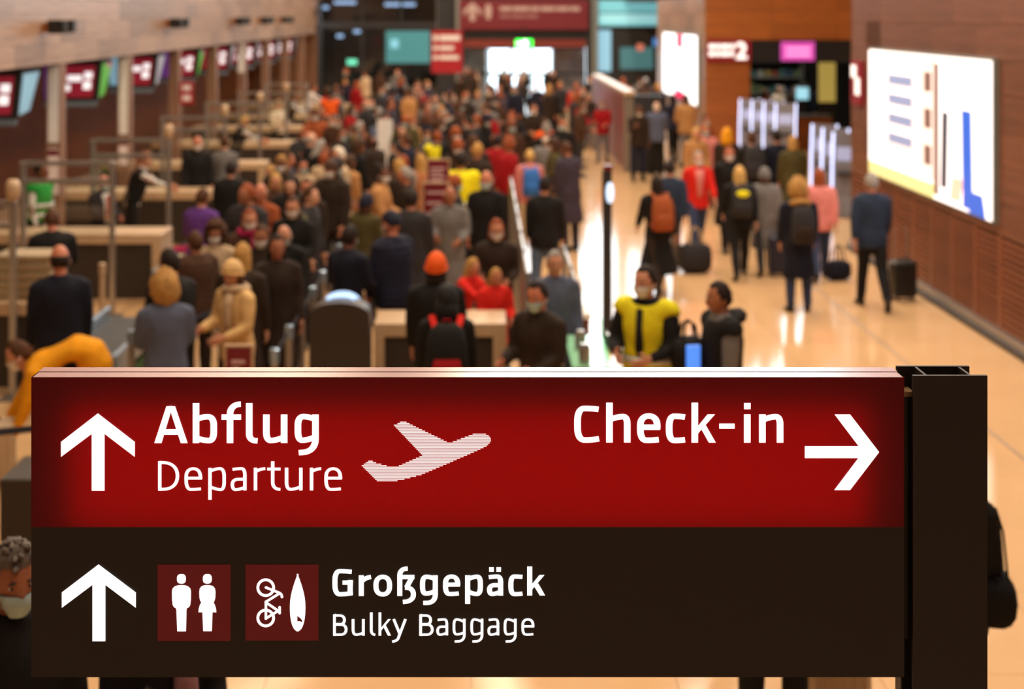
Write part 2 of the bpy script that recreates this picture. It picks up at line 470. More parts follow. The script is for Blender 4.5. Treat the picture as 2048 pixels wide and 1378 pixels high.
for r in range(7):
    for k in range(0, 7):
        y0 = 23.70 - SL*2*(k+1) + (SL if r % 2 else 0); z0 = 1.26 + 0.42*r
        if y0 + 1.7 > 23.72:
            y0 = 23.70 - SL*2*(k+1)
            y0 = 23.70 - 1.7
        link('panel', pm2, wr, (6.175, y0, z0))
# illuminated billboard
bb_w = scr('advert_white', (255, 250, 248), 1.5)
bb_c = scr('advert_cream', (250, 232, 222), 1.05)
bb_g = scr('advert_bluegrey', (140, 152, 188), 0.9)
bb_y = scr('advert_yellowgreen', (226, 220, 150), 0.95)
bb_d = scr('advert_dark', (40, 42, 62), 0.6)
bb_b = scr('advert_blue', (46, 96, 200), 1.0)
bb_s = scr('advert_skin', (240, 190, 165), 1.1)
bb_br = scr('advert_brown', (128, 98, 88), 0.7)
t = thing('billboard', 'large glowing advertising lightbox with pale house front and blue figure', 'billboard', (6.175, 0, 0))
bx('case', t, (-0.07, 0.0, BB[0]-0.03, BB[1]+0.03, BB[2]-0.03, BB[3]+0.03), m_grey)
face = bx('lit_face', t, (-0.085, -0.07, BB[0], BB[1], BB[2], BB[3]), bb_w)
def ad(u0, u1, v0, v1, mat, nm, lean=0.0, lay=0):
    # u runs from the far end (left in the photograph) to the near end
    W, Hh = BB[1]-BB[0], BB[3]-BB[2]
    P = [(-0.088-0.001*lay, BB[1]-W*u, BB[2]+Hh*v) for u, v in ((u0,v0),(u1,v0),(u1+lean,v1),(u0+lean,v1))]
    MB().poly(P).build(nm, mat, face)
ad(0.0, 0.16, 0.10, 0.99, bb_w, 'printed_wall')
ad(0.18, 0.62, 0.12, 0.99, bb_c, 'printed_facade')
for v in (0.30, 0.45, 0.60, 0.75):
    ad(0.20, 0.42, v, v+0.075, bb_g, 'printed_window', lay=1)
    ad(0.20, 0.46, v+0.08, v+0.135, bb_w, 'printed_balcony', lay=1)
for v in (0.22, 0.48, 0.74):
    ad(0.52, 0.58, v, v+0.14, bb_br, 'printed_door', lay=1)
ad(0.0, 0.60, 0.0, 0.10, bb_y, 'printed_hedge', lay=1)
ad(0.655, 0.70, 0.10, 0.62, bb_d, 'printed_trousers', 0.01, 2)
ad(0.775, 0.79, 0.25, 0.6, bb_g, 'printed_trousers', 0.0, 2)
ad(0.815, 0.885, 0.02, 0.66, bb_b, 'printed_blue_suit', -0.01, 2)
ad(0.72, 0.80, 0.04, 0.20, bb_s, 'printed_hand', 0.02, 2)
ad(0.60, 0.64, 0.03, 0.95, bb_br, 'printed_wall_edge', 0.0, 1)
ad(0.86, 0.97, 0.0, 0.14, bb_b, 'printed_cloth', -0.02, 1)
# burgundy number plate by the corner
t = thing('wall_sign', 'narrow burgundy wall sign with white marks at the walnut corner', 'sign', (6.17, 22.95, 2.42))
bx('plate', t, (-0.05, 0.0, 0.0, 0.62, 0.0, 0.72), m_burgl)
bx('mark', t, (-0.056, -0.05, 0.08, 0.34, 0.16, 0.44), m_whitel)
bx('mark', t, (-0.056, -0.05, 0.30, 0.58, 0.44, 0.64), m_whitel)

# alcove behind the right wall
wa = sstruct('wall_alcove')
YA = 39.5
bx('core', wa, (6.30, 15.5, YA+0.04, YA+0.3, 3.18, 4.4), m_back)
bx('roof', wa, (6.2, 15.5, YA, 61.9, 4.40, 4.46), m_back)
bx('core', wa, (6.30, 7.46, YA+0.04, YA+0.3, 0, 3.18), m_back)
bx('core', wa, (10.35, 15.5, YA+0.04, YA+0.3, 0, 3.18), m_back)
for r in range(3):
    for k in range(5):
        MB().box(6.2+1.86*k+0.004, 6.2+1.86*(k+1)-0.004, -0.03, 0, 3.18+0.405*r+0.004, 3.18+0.405*(r+1)-0.004).build('board', m_owood, wa, loc=(0, YA+0.04, 0))
for r in range(6):
    MB().box(6.2, 7.456, -0.03, 0, 0.53*r+0.004, 0.53*(r+1)-0.004).build('board', m_owood, wa, loc=(0, YA+0.04, 0))
    MB().box(10.36, 15.4, -0.03, 0, 0.53*r+0.004, 0.53*(r+1)-0.004).build('board', m_owood, wa, loc=(0, YA+0.04, 0))
struct('wall_far_right', (15.5, 15.7, -6.2, 62.6, 0, 20.0), m_wall)
# shop behind the opening
ws = sstruct('wall_shop')
bx('back', ws, (7.0, 15.4, 45.4, 45.6, 0, 3.4), m_char)
bx('lid', ws, (7.0, 15.4, YA+0.3, 45.6, 3.3, 3.4), m_char)
bx('side', ws, (7.0, 7.1, YA+0.3, 45.6, 0, 3.3), m_char)
bx('lintel', ws, (7.46, 10.35, YA+0.06, YA+0.26, 2.55, 3.18), m_black)
# right wall beyond the alcove
wf = sstruct('wall_right_far')
bx('core', wf, (6.22, 6.7, YA+0.3, 50.0, 0, 4.4), m_back)
for r in range(9):
    for k in range(6):
        MB().box(0, 0.04, 0.004, 1.746, 0.004, 0.482).build('panel', m_fascia, wf, loc=(6.18, YA + 1.75*k, 0.03+0.485*r))
t = thing('lightbox', 'tall white lit poster with magenta marks on the far wood wall', 'lightbox', (6.165, 0, 0))
bx('case', t, (-0.06, 0.0, 40.25, 47.75, 1.26, 3.33), m_grey)
f = bx('lit_face', t, (-0.075, -0.06, 40.3, 47.7, 1.3, 3.28), scr('poster_white', (250, 252, 255), 1.8))
mag = scr('poster_magenta', (214, 30, 90), 1.0)
for (y0, y1, z0, z1) in ((43.0, 44.5, 2.85, 3.28), (43.1, 44.2, 2.15, 2.36), (43.0, 44.2, 1.82, 2.0), (42.8, 44.9, 1.30, 1.55)):
    bx('printed_mark', f, (-0.078, -0.075, y0, y1, z0, z1), mag)

# text helper (built-in font)
def text(s, size, fn, name, mat, parent, align='LEFT', bold=0.0):
    cu = bpy.data.curves.new('txt', 'FONT'); cu.body = s; cu.size = size; cu.align_x = align; cu.offset = bold
    cu.resolution_u = 4
    o = bpy.data.objects.new('txt', cu); COL.objects.link(o)
    dg = bpy.context.evaluated_depsgraph_get(); dg.update()
    me = bpy.data.meshes.new_from_object(o.evaluated_get(dg))
    for v in me.vertices: v.co = Vector(fn(v.co.x, v.co.y))
    bpy.data.objects.remove(o); bpy.data.curves.remove(cu)
    me.materials.clear(); me.materials.append(mat)
    ob = link(name, me, parent)
    return ob

# "2" check-in sign
x0, z1 = at(1412, 80, YA); x1, z0 = at(1500, 122, YA)
t = thing('number_sign', 'burgundy lit sign with a large white 2 on honey wood', 'sign', (x0, YA-0.12, z0))
W2, H2 = x1-x0, z1-z0
bx('plate', t, (0, W2, 0, 0.10, 0, H2), m_burgl)
text('2', 0.64, lambda x, y: (W2-0.42+x, -0.006, 0.07+y), 'digit', m_whitel, t, bold=0.02)
for r in range(2):
    for c_, w_ in ((0.06, 0.17), (0.26, 0.12), (0.41, 0.2), (0.64, 0.12)):
        bx('text_line', t, (c_, c_+w_, -0.006, 0, 0.30-0.20*r+0.04, 0.30-0.20*r+0.17), m_whitel)
# pink shop sign
x0, z1 = at(1562, 84, YA); x1, z0 = at(1628, 121, YA)
t = thing('shop_sign', 'glowing pink shop sign hanging over the dark shop opening', 'sign', (x0, YA-0.06, z0))
W2, H2 = x1-x0, z1-z0
bx('plate', t, (0, W2, 0, 0.08, 0, H2), scr('sign_pink', (186, 70, 160), 1.0))
for r in range(2):
    bx('text_line', t, (0.12, W2-0.12, -0.006, 0, 0.12+0.16*r, 0.21+0.16*r), scr('sign_pink_text', (226, 150, 214), 1.0))
# shop interior: shelf rack, lit panel, teal screens
t = thing('shop_shelf', 'dark shelf rack with small goods in the shop', 'shelf', (7.7, 44.6, 0))
for z in (0.4, 0.9, 1.4, 1.9, 2.4): bx('shelf_board', t, (0, 2.4, 0, 0.4, z, z+0.04), m_grey)
for x in (0, 2.36): bx('upright', t, (x, x+0.04, 0, 0.4, 0, 2.5), m_grey)
for z in (0.94, 1.44, 1.94):
    for q in range(10):
        c = random.choice([(110, 130, 90), (60, 110, 110), (160, 140, 60), (150, 70, 40), (180, 180, 170), (40, 70, 100)])
        g_ = MB().box(0.08+0.23*q, 0.22+0.23*q, 0.05, 0.3, 0, 0.12+0.14*random.random()).build('packet', M('packet_%d_%d_%d' % c, c), None, loc=(7.7, 44.6, z))
        cn = {(110, 130, 90): 'sage green', (60, 110, 110): 'teal', (160, 140, 60): 'ochre', (150, 70, 40): 'rust', (180, 180, 170): 'pale grey', (40, 70, 100): 'dark blue'}[c]
        tag(g_, 'small %s packet on the %s board of the shop shelf' % (cn, {0.94: 'second', 1.44: 'third', 1.94: 'fourth'}[z]), 'packet', 'packets on the shop shelf')
t = thing('shop_fill_lamp', 'added fill lamp panel under the ceiling of the shop', 'lamp', (9.0, 42.6, 3.10))  # fill lamp added to brighten the dark shop interior
bx('housing', t, (-0.9, 0.9, -0.3, 0.3, 0.02, 0.08), m_grey)
ld = bpy.data.lights.new('shop_fill_light', 'AREA'); ld.shape = 'RECTANGLE'; ld.size, ld.size_y = 1.7, 0.5; ld.energy = 45; ld.color = (1.0, 0.9, 0.78)
lo = bpy.data.objects.new('shop_fill_light', ld); lo.location = (9.0, 42.6, 3.11); COL.objects.link(lo)
t = thing('lit_panel', 'tall pale yellow lit panel inside the shop', 'panel', (9.95, 42.0, 0))
bx('face', t, (0, 0.5, -0.02, 0, 1.30, 2.6), scr('panel_yellow', (176, 150, 74), 0.8)); bx('case', t, (0, 0.5, 0, 0.10, 0, 2.6), m_dark)
t = thing('shop_monitor', 'small bright teal monitor on a stand in the shop', 'monitor', (9.2, 41.6, 0))
bx('screen', t, (0, 0.36, -0.02, 0, 1.40, 1.75), scr('mon_teal', (150, 205, 220), 1.2)); bx('post', t, (0.15, 0.21, 0, 0.06, 0, 1.75), m_black); bx('foot', t, (0.02, 0.34, -0.1, 0.2, 0, 0.03), m_black)
t = thing('shop_counter', 'low brown counter standing inside the shop opening', 'counter', (7.6, 40.6, 0))
bx('body', t, (0, 2.4, 0, 0.5, 0, 0.95), m_dwood); bx('top', t, (-0.03, 2.43, -0.03, 0.53, 0.95, 1.0), m_dark)

# self-service kiosks with glowing edges
m_glow = scr('kiosk_glow', (205, 215, 255), 2.2)
m_kiosk = M('kiosk_grey', (126, 124, 132), rough=0.35)
def kiosk(x, y, rz, label, group):
    t = thing('service_kiosk', label, 'kiosk', (x, y, 0), rz, group)
    prof = [(-0.25, 0.0), (0.25, 0.0), (0.25, 0.5), (0.16, 1.0), (0.10, 1.58), (-0.02, 1.62), (-0.05, 1.35), (-0.14, 0.95), (-0.16, 0.4), (-0.25, 0.06)]
    MB().prism(prof, lambda a, b, d: (d, a, b), -0.24, 0.24).build('body', m_kiosk, t, bevel=0.004)
    for sx in (-1, 1):
        pts = [(sx*0.255, -0.17, 0.36), (sx*0.255, -0.165, 0.7), (sx*0.255, -0.15, 0.98), (sx*0.255, -0.08, 1.36), (sx*0.255, -0.03, 1.62)]
        MB().tube(pts, [(0.02, 0.022)]*5, 6).build('glow_edge', m_glow, t)
    MB().add([(-0.18,-0.125,1.08),(0.18,-0.125,1.08),(0.18,-0.07,1.34),(-0.18,-0.07,1.34)], [(0,1,2,3)]).build('screen', scr('kiosk_screen', (150, 156, 190), 0.6), t)
    bx('tray', t, (-0.16, 0.16, -0.24, -0.14, 0.82, 0.86), m_black)
    return t
for i, (px, d) in enumerate(((1650, 29.4), (1672, 28.4), (1694, 27.4))):
    kiosk((px-VPX)*d/FPX, d, math.radians(-25), 'self-service kiosk with glowing white edges behind the walnut corner', 'glowing kiosks behind the walnut corner')
for i, (px, d) in enumerate(((1500, 38.2), (1524, 37.6), (1548, 37.0), (1572, 36.4))):
    kiosk((px-VPX)*d/FPX, d, math.radians(-20), 'self-service kiosk with glowing white edges before the dark shop', 'glowing kiosks before the shop')

# ------------------------------------------------------------------ far end of the hall
we = sstruct('wall_end')
ZB = 4.62
dX0, dX1 = -0.76, 4.56
for (a, b) in ((-9.9, -6.95), (-1.95, dX0), (dX1, 4.95), (7.9, 15.5)):
    bx('pier', we, (a, b, Y_END, Y_END+0.3, 0, ZB), m_char)
bx('beam', we, (-9.9, 15.5, Y_END-0.05, Y_END+0.35, ZB, ZB+0.5), m_char)
bx('band', we, (-6.95, -1.95, Y_END, Y_END+0.3, 3.28, 3.55), m_char)
bx('lintel', we, (dX0, dX1, Y_END-0.02, Y_END+0.3, 2.80, ZB), m_black)
bx('portal_post', we, (dX0-0.36, dX0-0.12, Y_END-0.30, Y_END, 0, ZB), m_grey)
bx('portal_post', we, (dX1+0.24, dX1+0.50, Y_END-0.30, Y_END, 0, ZB), m_grey)
# high glazing above the shops: solid wood bays and glazed bays
for (xa, xb) in ((-9.9, 1.6), (5.9, 6.4), (9.9, 10.4), (15.2, 15.5)):
    bx('wood_bay', we, (xa, xb, Y_END, Y_END+0.3, ZB+0.5, 20.0), m_fascia_up)
for (xa, xb) in ((1.6, 5.9), (6.4, 9.9), (10.4, 15.2)):
    bx('pane', we, (xa, xb, Y_END+0.14, Y_END+0.16, ZB+0.5, 20.0), m_glass)
    bx('mullion', we, ((xa+xb)/2-0.06, (xa+xb)/2+0.06, Y_END+0.02, Y_END+0.28, ZB+0.5, 20.0), m_grey)
    for z in (7.6, 10.2, 12.8, 15.4): bx('transom', we, (xa, xb, Y_END+0.06, Y_END+0.24, z, z+0.12), m_grey)
# shop fronts left of the doors: dark glass with a teal lit window
t = thing('teal_window', 'teal lit shop window left of the exit doors', 'window', (0, Y_END-0.02, 0))
a0, zt = at(772, 62, Y_END); a1, zb_ = at(860, 126, Y_END)
bx('lit_face', t, (a0, a1, -0.02, 0.02, zb_, zt), scr('teal_glow', (64, 128, 136), 0.55))
bx('frame', t, (a0-0.06, a1+0.06, 0.0, 0.03, zb_-0.06, zt+0.06), m_char)
bx('bright_spot', t, (a0+0.2, a0+0.55, -0.03, -0.02, zt-0.75, zt-0.35), scr('teal_bright', (110, 175, 195), 0.9))
bx('lower_glass', we, (-6.95, -1.95, Y_END+0.1, Y_END+0.12, 0, 3.28), m_glass)
bx('upper_glass', we, (-6.95, -1.95, Y_END+0.1, Y_END+0.12, 3.55, ZB), m_glass)
for x in (-5.2, -3.5): bx('mullion', we, (x-0.05, x+0.05, Y_END+0.05, Y_END+0.2, 0, ZB), m_char)
bx('infill', we, (4.95, 7.9, Y_END+0.06, Y_END+0.3, 0, ZB), m_char)
# dim room behind the left shop fronts
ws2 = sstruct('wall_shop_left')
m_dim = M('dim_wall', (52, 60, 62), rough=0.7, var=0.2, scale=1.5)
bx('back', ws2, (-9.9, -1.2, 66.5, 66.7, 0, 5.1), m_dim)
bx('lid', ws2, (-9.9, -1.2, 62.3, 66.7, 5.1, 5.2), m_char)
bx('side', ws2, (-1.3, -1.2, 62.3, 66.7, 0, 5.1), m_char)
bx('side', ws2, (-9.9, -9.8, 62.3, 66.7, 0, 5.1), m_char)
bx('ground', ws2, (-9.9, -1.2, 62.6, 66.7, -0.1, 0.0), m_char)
lp = scr('lamp_cool', (150, 180, 220), 1.6)
for (px, py, w) in ((680, 75, 0.3), (714, 66, 0.3), (800, 12, 1.4), (690, 8, 1.0), (646, 18, 0.5)):
    X, Z = at(px, py, 65.0)
    t = thing('strip_lamp', 'cool strip lamp glowing inside the dark shop', 'lamp', (X, 65.0, Z), group='cool lamps in the dark shop')
    bx('tube', t, (-w/2, w/2, -0.05, 0.05, 0, 0.14), lp); bx('housing', t, (-w/2, w/2, -0.06, 0.06, 0.14, 0.2), m_black)
X, Z = at(704, 124, 64.0)
t = thing('emergency_sign', 'small mint green emergency sign inside the dark shop', 'sign', (X, 64.0, Z))
bx('lit_face', t, (-0.22, 0.22, -0.02, 0.0, -0.12, 0.12), scr('mint_glow', (110, 220, 180), 1.6)); bx('case', t, (-0.23, 0.23, 0, 0.06, -0.13, 0.13), m_char)

# entrance doors
for i, (px0, px1) in enumerate(((932, 974), (978, 1021), (1025, 1061), (1066, 1104), (1108, 1168))):
    xa, _ = at(px0, 0, Y_END); xb, _ = at(px1, 0, Y_END)
    dn = tag(bpy.data.objects.new('door_%d' % (i+1), None), kind='structure'); COL.objects.link(dn)
    for x in (xa-0.04, xb-0.02): bx('stile', dn, (x, x+0.06, Y_END+0.05, Y_END+0.13, 0, 2.45), m_char)
    bx('rail', dn, (xa, xb, Y_END+0.05, Y_END+0.13, 1.22, 1.36), m_char)
    bx('rail', dn, (xa, xb, Y_END+0.05, Y_END+0.13, 2.36, 2.45), m_char)
    bx('rail', dn, (xa, xb, Y_END+0.05, Y_END+0.13, 0, 0.10), m_char)
    bx('pane', dn, (xa+0.02, xb-0.02, Y_END+0.08, Y_END+0.09, 0.1, 1.22), m_glass)
    bx('pane', dn, (xa+0.02, xb-0.02, Y_END+0.08, Y_END+0.09, 1.36, 2.36), m_glass)
bx('red_band', we, (dX0, dX1, Y_END, Y_END+0.2, 2.45, 2.80), M('red_band', (136, 52, 42), rough=0.5))
wv = sstruct('wall_door_backdrop')  # made-up panels added behind the outer doors as a dim background
m_backdrop = M('backdrop_grey', (150, 148, 142), rough=0.6, var=0.35, scale=1.6)
m_backdrop2 = M('backdrop_brown', (120, 96, 84), rough=0.6, var=0.4, scale=1.6)
bx('panel', wv, (-1.0, 0.22, 64.4, 64.5, 0, 2.7), m_backdrop)
bx('panel', wv, (3.25, 4.7, 64.4, 64.5, 0, 2.7), m_backdrop2)
bx('roof', wv, (-1.1, 4.8, 62.3, 66.0, 2.7, 2.8), m_char)
# outside ground and kerb
struct('ground_outside', (-60, 80, 66.8, 200, -0.3, -0.1), M('paving', (205, 208, 210), rough=0.8))
struct('ground_threshold', (-1.1, 15.5, 62.6, 66.8, -0.2, -0.01), M('paving', rough=0.8))

# exit sign
X, Z = at(1048, 87, Y_END-0.4)
t = thing('exit_sign', 'bright green glowing emergency exit sign above the doors', 'sign', (X, Y_END-0.4, Z))
bx('lit_face', t, (-0.36, 0.36, -0.02, 0.0, -0.17, 0.17), scr('exit_green', (40, 255, 70), 3.0))
bx('pictogram', t, (-0.05, 0.14, -0.024, -0.02, -0.13, 0.13), scr('exit_white', (230, 255, 235), 4.0))
bx('arrow_mark', t, (-0.30, -0.10, -0.024, -0.02, -0.05, 0.05), scr('exit_white', (230, 255, 235), 4.0))
bx('case', t, (-0.38, 0.38, 0, 0.06, -0.19, 0.19), m_char)
bx('stem', t, (-0.02, 0.02, 0.01, 0.05, 0.19, 0.8), m_char)

# large burgundy portal sign
xa, _ = at(919, 0, Y_END-0.3); xb, _ = at(1177, 0, Y_END-0.3)
t = thing('portal_sign', 'wide burgundy direction sign with pale arrow above the exit doors', 'sign', (xa, Y_END-0.32, 3.22))
WS = xb-xa
bx('plate', t, (0, WS, 0, 0.22, 0, 1.30), m_burg)
m_pale = M('pale_print', (186, 160, 154), rough=0.6, var=0.02)
sx = 1.0/45.9
def arrow_up(cx, top, w, h, sw, hh):
    return [(cx, top), (cx+w/2, top-hh), (cx+w/2, top-hh-sw*1.1), (cx+sw/2, top-sw*1.3), (cx+sw/2, top-h), (cx-sw/2, top-h), (cx-sw/2, top-sw*1.3), (cx-w/2, top-hh-sw*1.1), (cx-w/2, top-hh)]
MB().poly([(x, -0.004, z) for x, z in arrow_up(0.56, 1.20, 0.76, 0.82, 0.24, 0.36)]).build('arrow', m_pale, t)
MB().poly([(x, -0.004, z) for x, z in ((1.16,0.45),(1.34,0.45),(1.40,0.8),(1.38,1.02),(1.25,1.14),(1.12,1.02),(1.10,0.8))]).build('pictogram', m_pale, t)
xx = 1.75
for wd in (0.5, 0.72, 0.36, 0.62, 0.55, 0.42, 0.2):
    bx('text_line', t, (xx, min(xx+wd, WS-0.15), -0.004, 0, 0.82, 1.0), m_pale); xx += wd+0.06
    if xx > WS-0.5: break
xx = 1.75
for wd in (0.42, 0.6, 0.5):
    bx('text_line', t, (xx, xx+wd, -0.004, 0, 0.52, 0.66), M('pale_print_thin', (150, 106, 106), rough=0.6)); xx += wd+0.06

# red hanging list sign left of the doors
d_ = 54.0
xa, zt = at(863, 61, d_); xb, zb_ = at(925, 146, d_)
t = thing('list_sign', 'red hanging sign with three white text rows left of the doors', 'sign', (xa, d_, zb_))
WW, HH = xb-xa, zt-zb_
bx('plate', t, (0, WW, 0, 0.12, 0, HH), m_redl)
for r, (w_, b_) in enumerate(((0.92, 0.20), (0.72, 0.15), (0.88, 0.15))):
    z_ = HH-0.38-0.36*r
    bx('pictogram', t, (0.06, 0.24, -0.004, 0, z_, z_+b_), m_white)
    bx('text_line', t, (0.30, WW*w_, -0.004, 0, z_, z_+b_), m_white)
for x in (0.2, WW-0.2): bx('cable', t, (x-0.008, x+0.008, 0.05, 0.07, HH, 20.0-zb_), m_steel)
# bluish shop fronts right of the doors
t = thing('blue_window', 'pale blue lit window right of the exit doors', 'window', (0, Y_END-0.02, 0))
a0, zt = at(1197, 0, Y_END); a1, zb_ = at(1318, 52, Y_END)
bx('lit_face', t, (a0, a1, -0.02, 0.02, zb_, 4.5), scr('ice_glow', (110, 180, 190), 0.8))
bx('frame', t, (a0-0.08, a1+0.08, 0, 0.03, zb_-0.08, 4.58), m_char)
bx('blind_rail', t, (a0, a1, -0.03, -0.02, 3.92, 3.97), m_char)
bx('blind', t, (a0+0.05, a1-0.05, -0.026, -0.02, 3.5, 3.9), scr('ice_glow2', (140, 200, 208), 0.85))
t = thing('blue_shop', 'blue-lit shop facade with a red dot right of the doors', 'shop', (0, Y_END-0.02, 0))
bx('lit_column', t, (*[at(p, 0, Y_END)[0] for p in (1194, 1222)], -0.02, 0.02, 1.4, 3.2), scr('col_blue', (130, 180, 205), 0.8))
bx('lit_panel', t, (*[at(p, 0, Y_END)[0] for p in (1240, 1306)], -0.02, 0.02, 1.5, 2.45), scr('pan_teal', (66, 110, 116), 0.7))
bx('dark_panel', t, (*[at(p, 0, Y_END)[0] for p in (1224, 1320)], 0.0, 0.03, 0, 3.2), m_char)
bx('round_mark', t, (*[at(p, 0, Y_END)[0] for p in (1273, 1287)], -0.03, -0.02, 2.3, 2.6), scr('dot_red', (190, 110, 90), 0.8))
bx('lit_sign', t, (*[at(p, 0, Y_END)[0] for p in (1306, 1326)], -0.03, 0.0, 2.5, 2.85), scr('dot_blue', (70, 130, 200), 0.9))

# ------------------------------------------------------------------ things in the middle of the hall
# long row of tall info boards
t = thing('info_boards', 'long tall row of dark info boards with burgundy side and cream top', 'board', (0, 0, 0))
xb_ = 3.53
bx('side_panel', t, (xb_, xb_+0.05, 35.3, 45.0, 0.08, 1.90), M('mauve_panel', (128, 74, 76), rough=0.4, var=0.1, scale=0.8))
bx('post', t, (xb_-0.01, xb_+0.22, 35.0, 35.3, 0, 1.90), M('post_grey', (120, 108, 96), rough=0.5))
bx('front_board', t, (xb_+0.22, xb_+0.95, 34.95, 35.25, 0, 1.90), m_char)
bx('cap', t, (xb_-0.03, xb_+0.24, 34.95, 45.05, 1.90, 2.0), m_cream)

# slim black pylon with a lit window
X, Y = fl(1214, 690)
t = thing('slim_pylon', 'slim tall black pylon with a bright oval lamp at the top', 'pylon', (X, Y, 0))
bx('post', t, (-0.055, 0.055, -0.05, 0.05, 0.02, 2.06), m_char, 0.006)
bx('foot', t, (-0.16, 0.16, -0.16, 0.16, 0, 0.02), m_char)
MB().ell((0.03, -0.055, 1.80), (0.045, 0.015, 0.13)).build('lamp', scr('oval_lamp', (190, 215, 245), 1.6), t, smooth=True)
bx('red_cap', t, (-0.04, 0.06, -0.055, 0.055, 2.06, 2.12), m_burg)
# low brown plinth with white top
t = thing('plinth', 'low brown plinth with a white top beside the slim pylon', 'plinth', (X-0.20, Y+0.05, 0))
bx('body', t, (-0.38, 0.0, 0, 0.5, 0, 0.30), m_dwood); bx('top', t, (-0.42, 0.02, -0.03, 0.53, 0.30, 0.36), m_white)

# glass fences
def fence(pts, h, label):
    t = thing('glass_fence', label, 'fence', (pts[0][0], pts[0][1], 0))
    P = [Vector((a-pts[0][0], b-pts[0][1], 0)) for a, b in pts]
    for p in P:
        MB().lathe([(0.07, 0), (0.07, 0.012), (0.026, 0.02), (0.026, h), (0.02, h+0.02)], 10, p).build('post', m_steel, t, smooth=False)
    for a, b in zip(P, P[1:]):
        d = (b-a).normalized(); n = Vector((-d.y, d.x, 0))*0.005; a2, b2 = a+d*0.05, b-d*0.05
        MB().add([a2-n+Vector((0,0,0.12)), b2-n+Vector((0,0,0.12)), b2+n+Vector((0,0,0.12)), a2+n+Vector((0,0,0.12)),
                  a2-n+Vector((0,0,h-0.05)), b2-n+Vector((0,0,h-0.05)), b2+n+Vector((0,0,h-0.05)), a2+n+Vector((0,0,h-0.05))],
                 [(0,3,2,1),(4,5,6,7),(0,1,5,4),(1,2,6,5),(2,3,7,6),(3,0,4,7)]).build('pane', m_glass, t)
        MB().tube([a+Vector((0,0,h-0.02)), b+Vector((0,0,h-0.02))], 0.02, 8).build('rail', m_steel, t)
fence([(0.44, 13.4+1.3*i) for i in range(7)], 1.45, 'glass fence with steel posts left of the green-topped gates')
fence([(0.92, 13.4+1.2*i) for i in range(3)], 1.30, 'short glass fence beside the brown plinth')
# gate cabinets with green glass
for i, (gx, gy) in enumerate(((0.92, 11.9), (0.52, 12.05))):
    t = thing('gate_cabinet', ['grey gate cabinet with mint green glass top', 'grey gate cabinet with steel top and upright pillar'][i], 'gate', (gx, gy, 0))
    bx('body', t, (-0.14, 0.14, 0, 1.15, 0, 0.92), m_grey, 0.01)
    bx('top', t, (-0.16, 0.18, -0.02, 1.17, 0.92, 0.95), m_steel if i else M('mint_glass', (150, 214, 176), rough=0.12, var=0.02))
    if i == 0: bx('side_glass', t, (0.16, 0.17, 0.2, 1.0, 0.2, 1.15), m_glassg)
    for y in (0.1, 0.6): MB().lathe([(0.05, 0.95), (0.05, 1.08), (0.035, 1.12)], 12, (-0.05, y, 0)).build('pillar', m_steel, t)

# desk in the middle and kiosk seen from behind
desk((0.24, 13.6, 0), 1.27, 'cream framed dark desk between the rounded kiosk and glass fence', depth=0.62, leg_left=True, name='counter_desk')
t = thing('rounded_kiosk', 'dark rounded-top kiosk with a painted pale blue highlight on its rim', 'kiosk', (-1.29, 12.9, 0))
prof = [(-0.275, 0.0), (0.275, 0.0), (0.275, 1.16)] + [(0.275*math.cos(a)*1.0, 1.16+0.12*math.sin(a)) for a in [math.pi*k/12 for k in range(1, 12)]] + [(-0.275, 1.16)]
MB().prism(prof, lambda a, b, d: (a, d, b), 0.0, 0.28).build('body', m_dark, t)
MB().prism([(a*0.62, 0.2+b*0.88) for a, b in prof if b > 1.0][0:], lambda a, b, d: (a, d, b), 0.29, 0.31).build('screen', scr('kiosk_back', (170, 205, 245), 1.3), t)
MB().tube([(-0.13, 0.16, 1.285), (-0.07, 0.16, 1.305), (0.0, 0.16, 1.31), (0.07, 0.16, 1.305), (0.13, 0.16, 1.285)], [(0.02, 0.015)]*5, 8).build('painted_rim_highlight', scr('kiosk_back', (170, 205, 245), 1.3), t)  # reflected highlight on the kiosk top, put in as a glowing tube

# info stands
def info_stand(X, Y, w, z0, z1, label, rz=0.0):
    t = thing('info_stand', label, 'sign stand', (X, Y, 0), rz)
    bx('frame', t, (-w/2-0.02, w/2+0.02, 0, 0.03, z0-0.02, z1+0.02), m_cream)
    bx('poster', t, (-w/2, w/2, -0.006, 0, z0, z1), m_burg)
    n = 5
    for r in range(n):
        z = z1-0.1-(z1-z0-0.15)*r/n
        bx('text_line', t, (-w/2+0.04, w/2-0.05-0.04*(r % 2), -0.009, -0.006, z-0.03, z), M('poster_text', (206, 170, 172), rough=0.6))
    bx('post', t, (-0.02, 0.02, 0.03, 0.06, 0.02, z1-0.1), m_steel)
    bx('foot', t, (-0.2, 0.2, -0.18, 0.2, 0, 0.02), m_steel)
info_stand((872-VPX)/153, 18.6, 0.32, 0.85, 1.68, 'tall burgundy notice on a stand beside the yellow vest')
info_stand((876-VPX)/140, 20.4, 0.30, 1.35, 1.80, 'small burgundy notice on a stand behind the tall one')
info_stand((478-VPX)/245, 11.6, 0.20, 0.75, 1.18, 'framed burgundy notice before the woman in the pale patterned jacket')

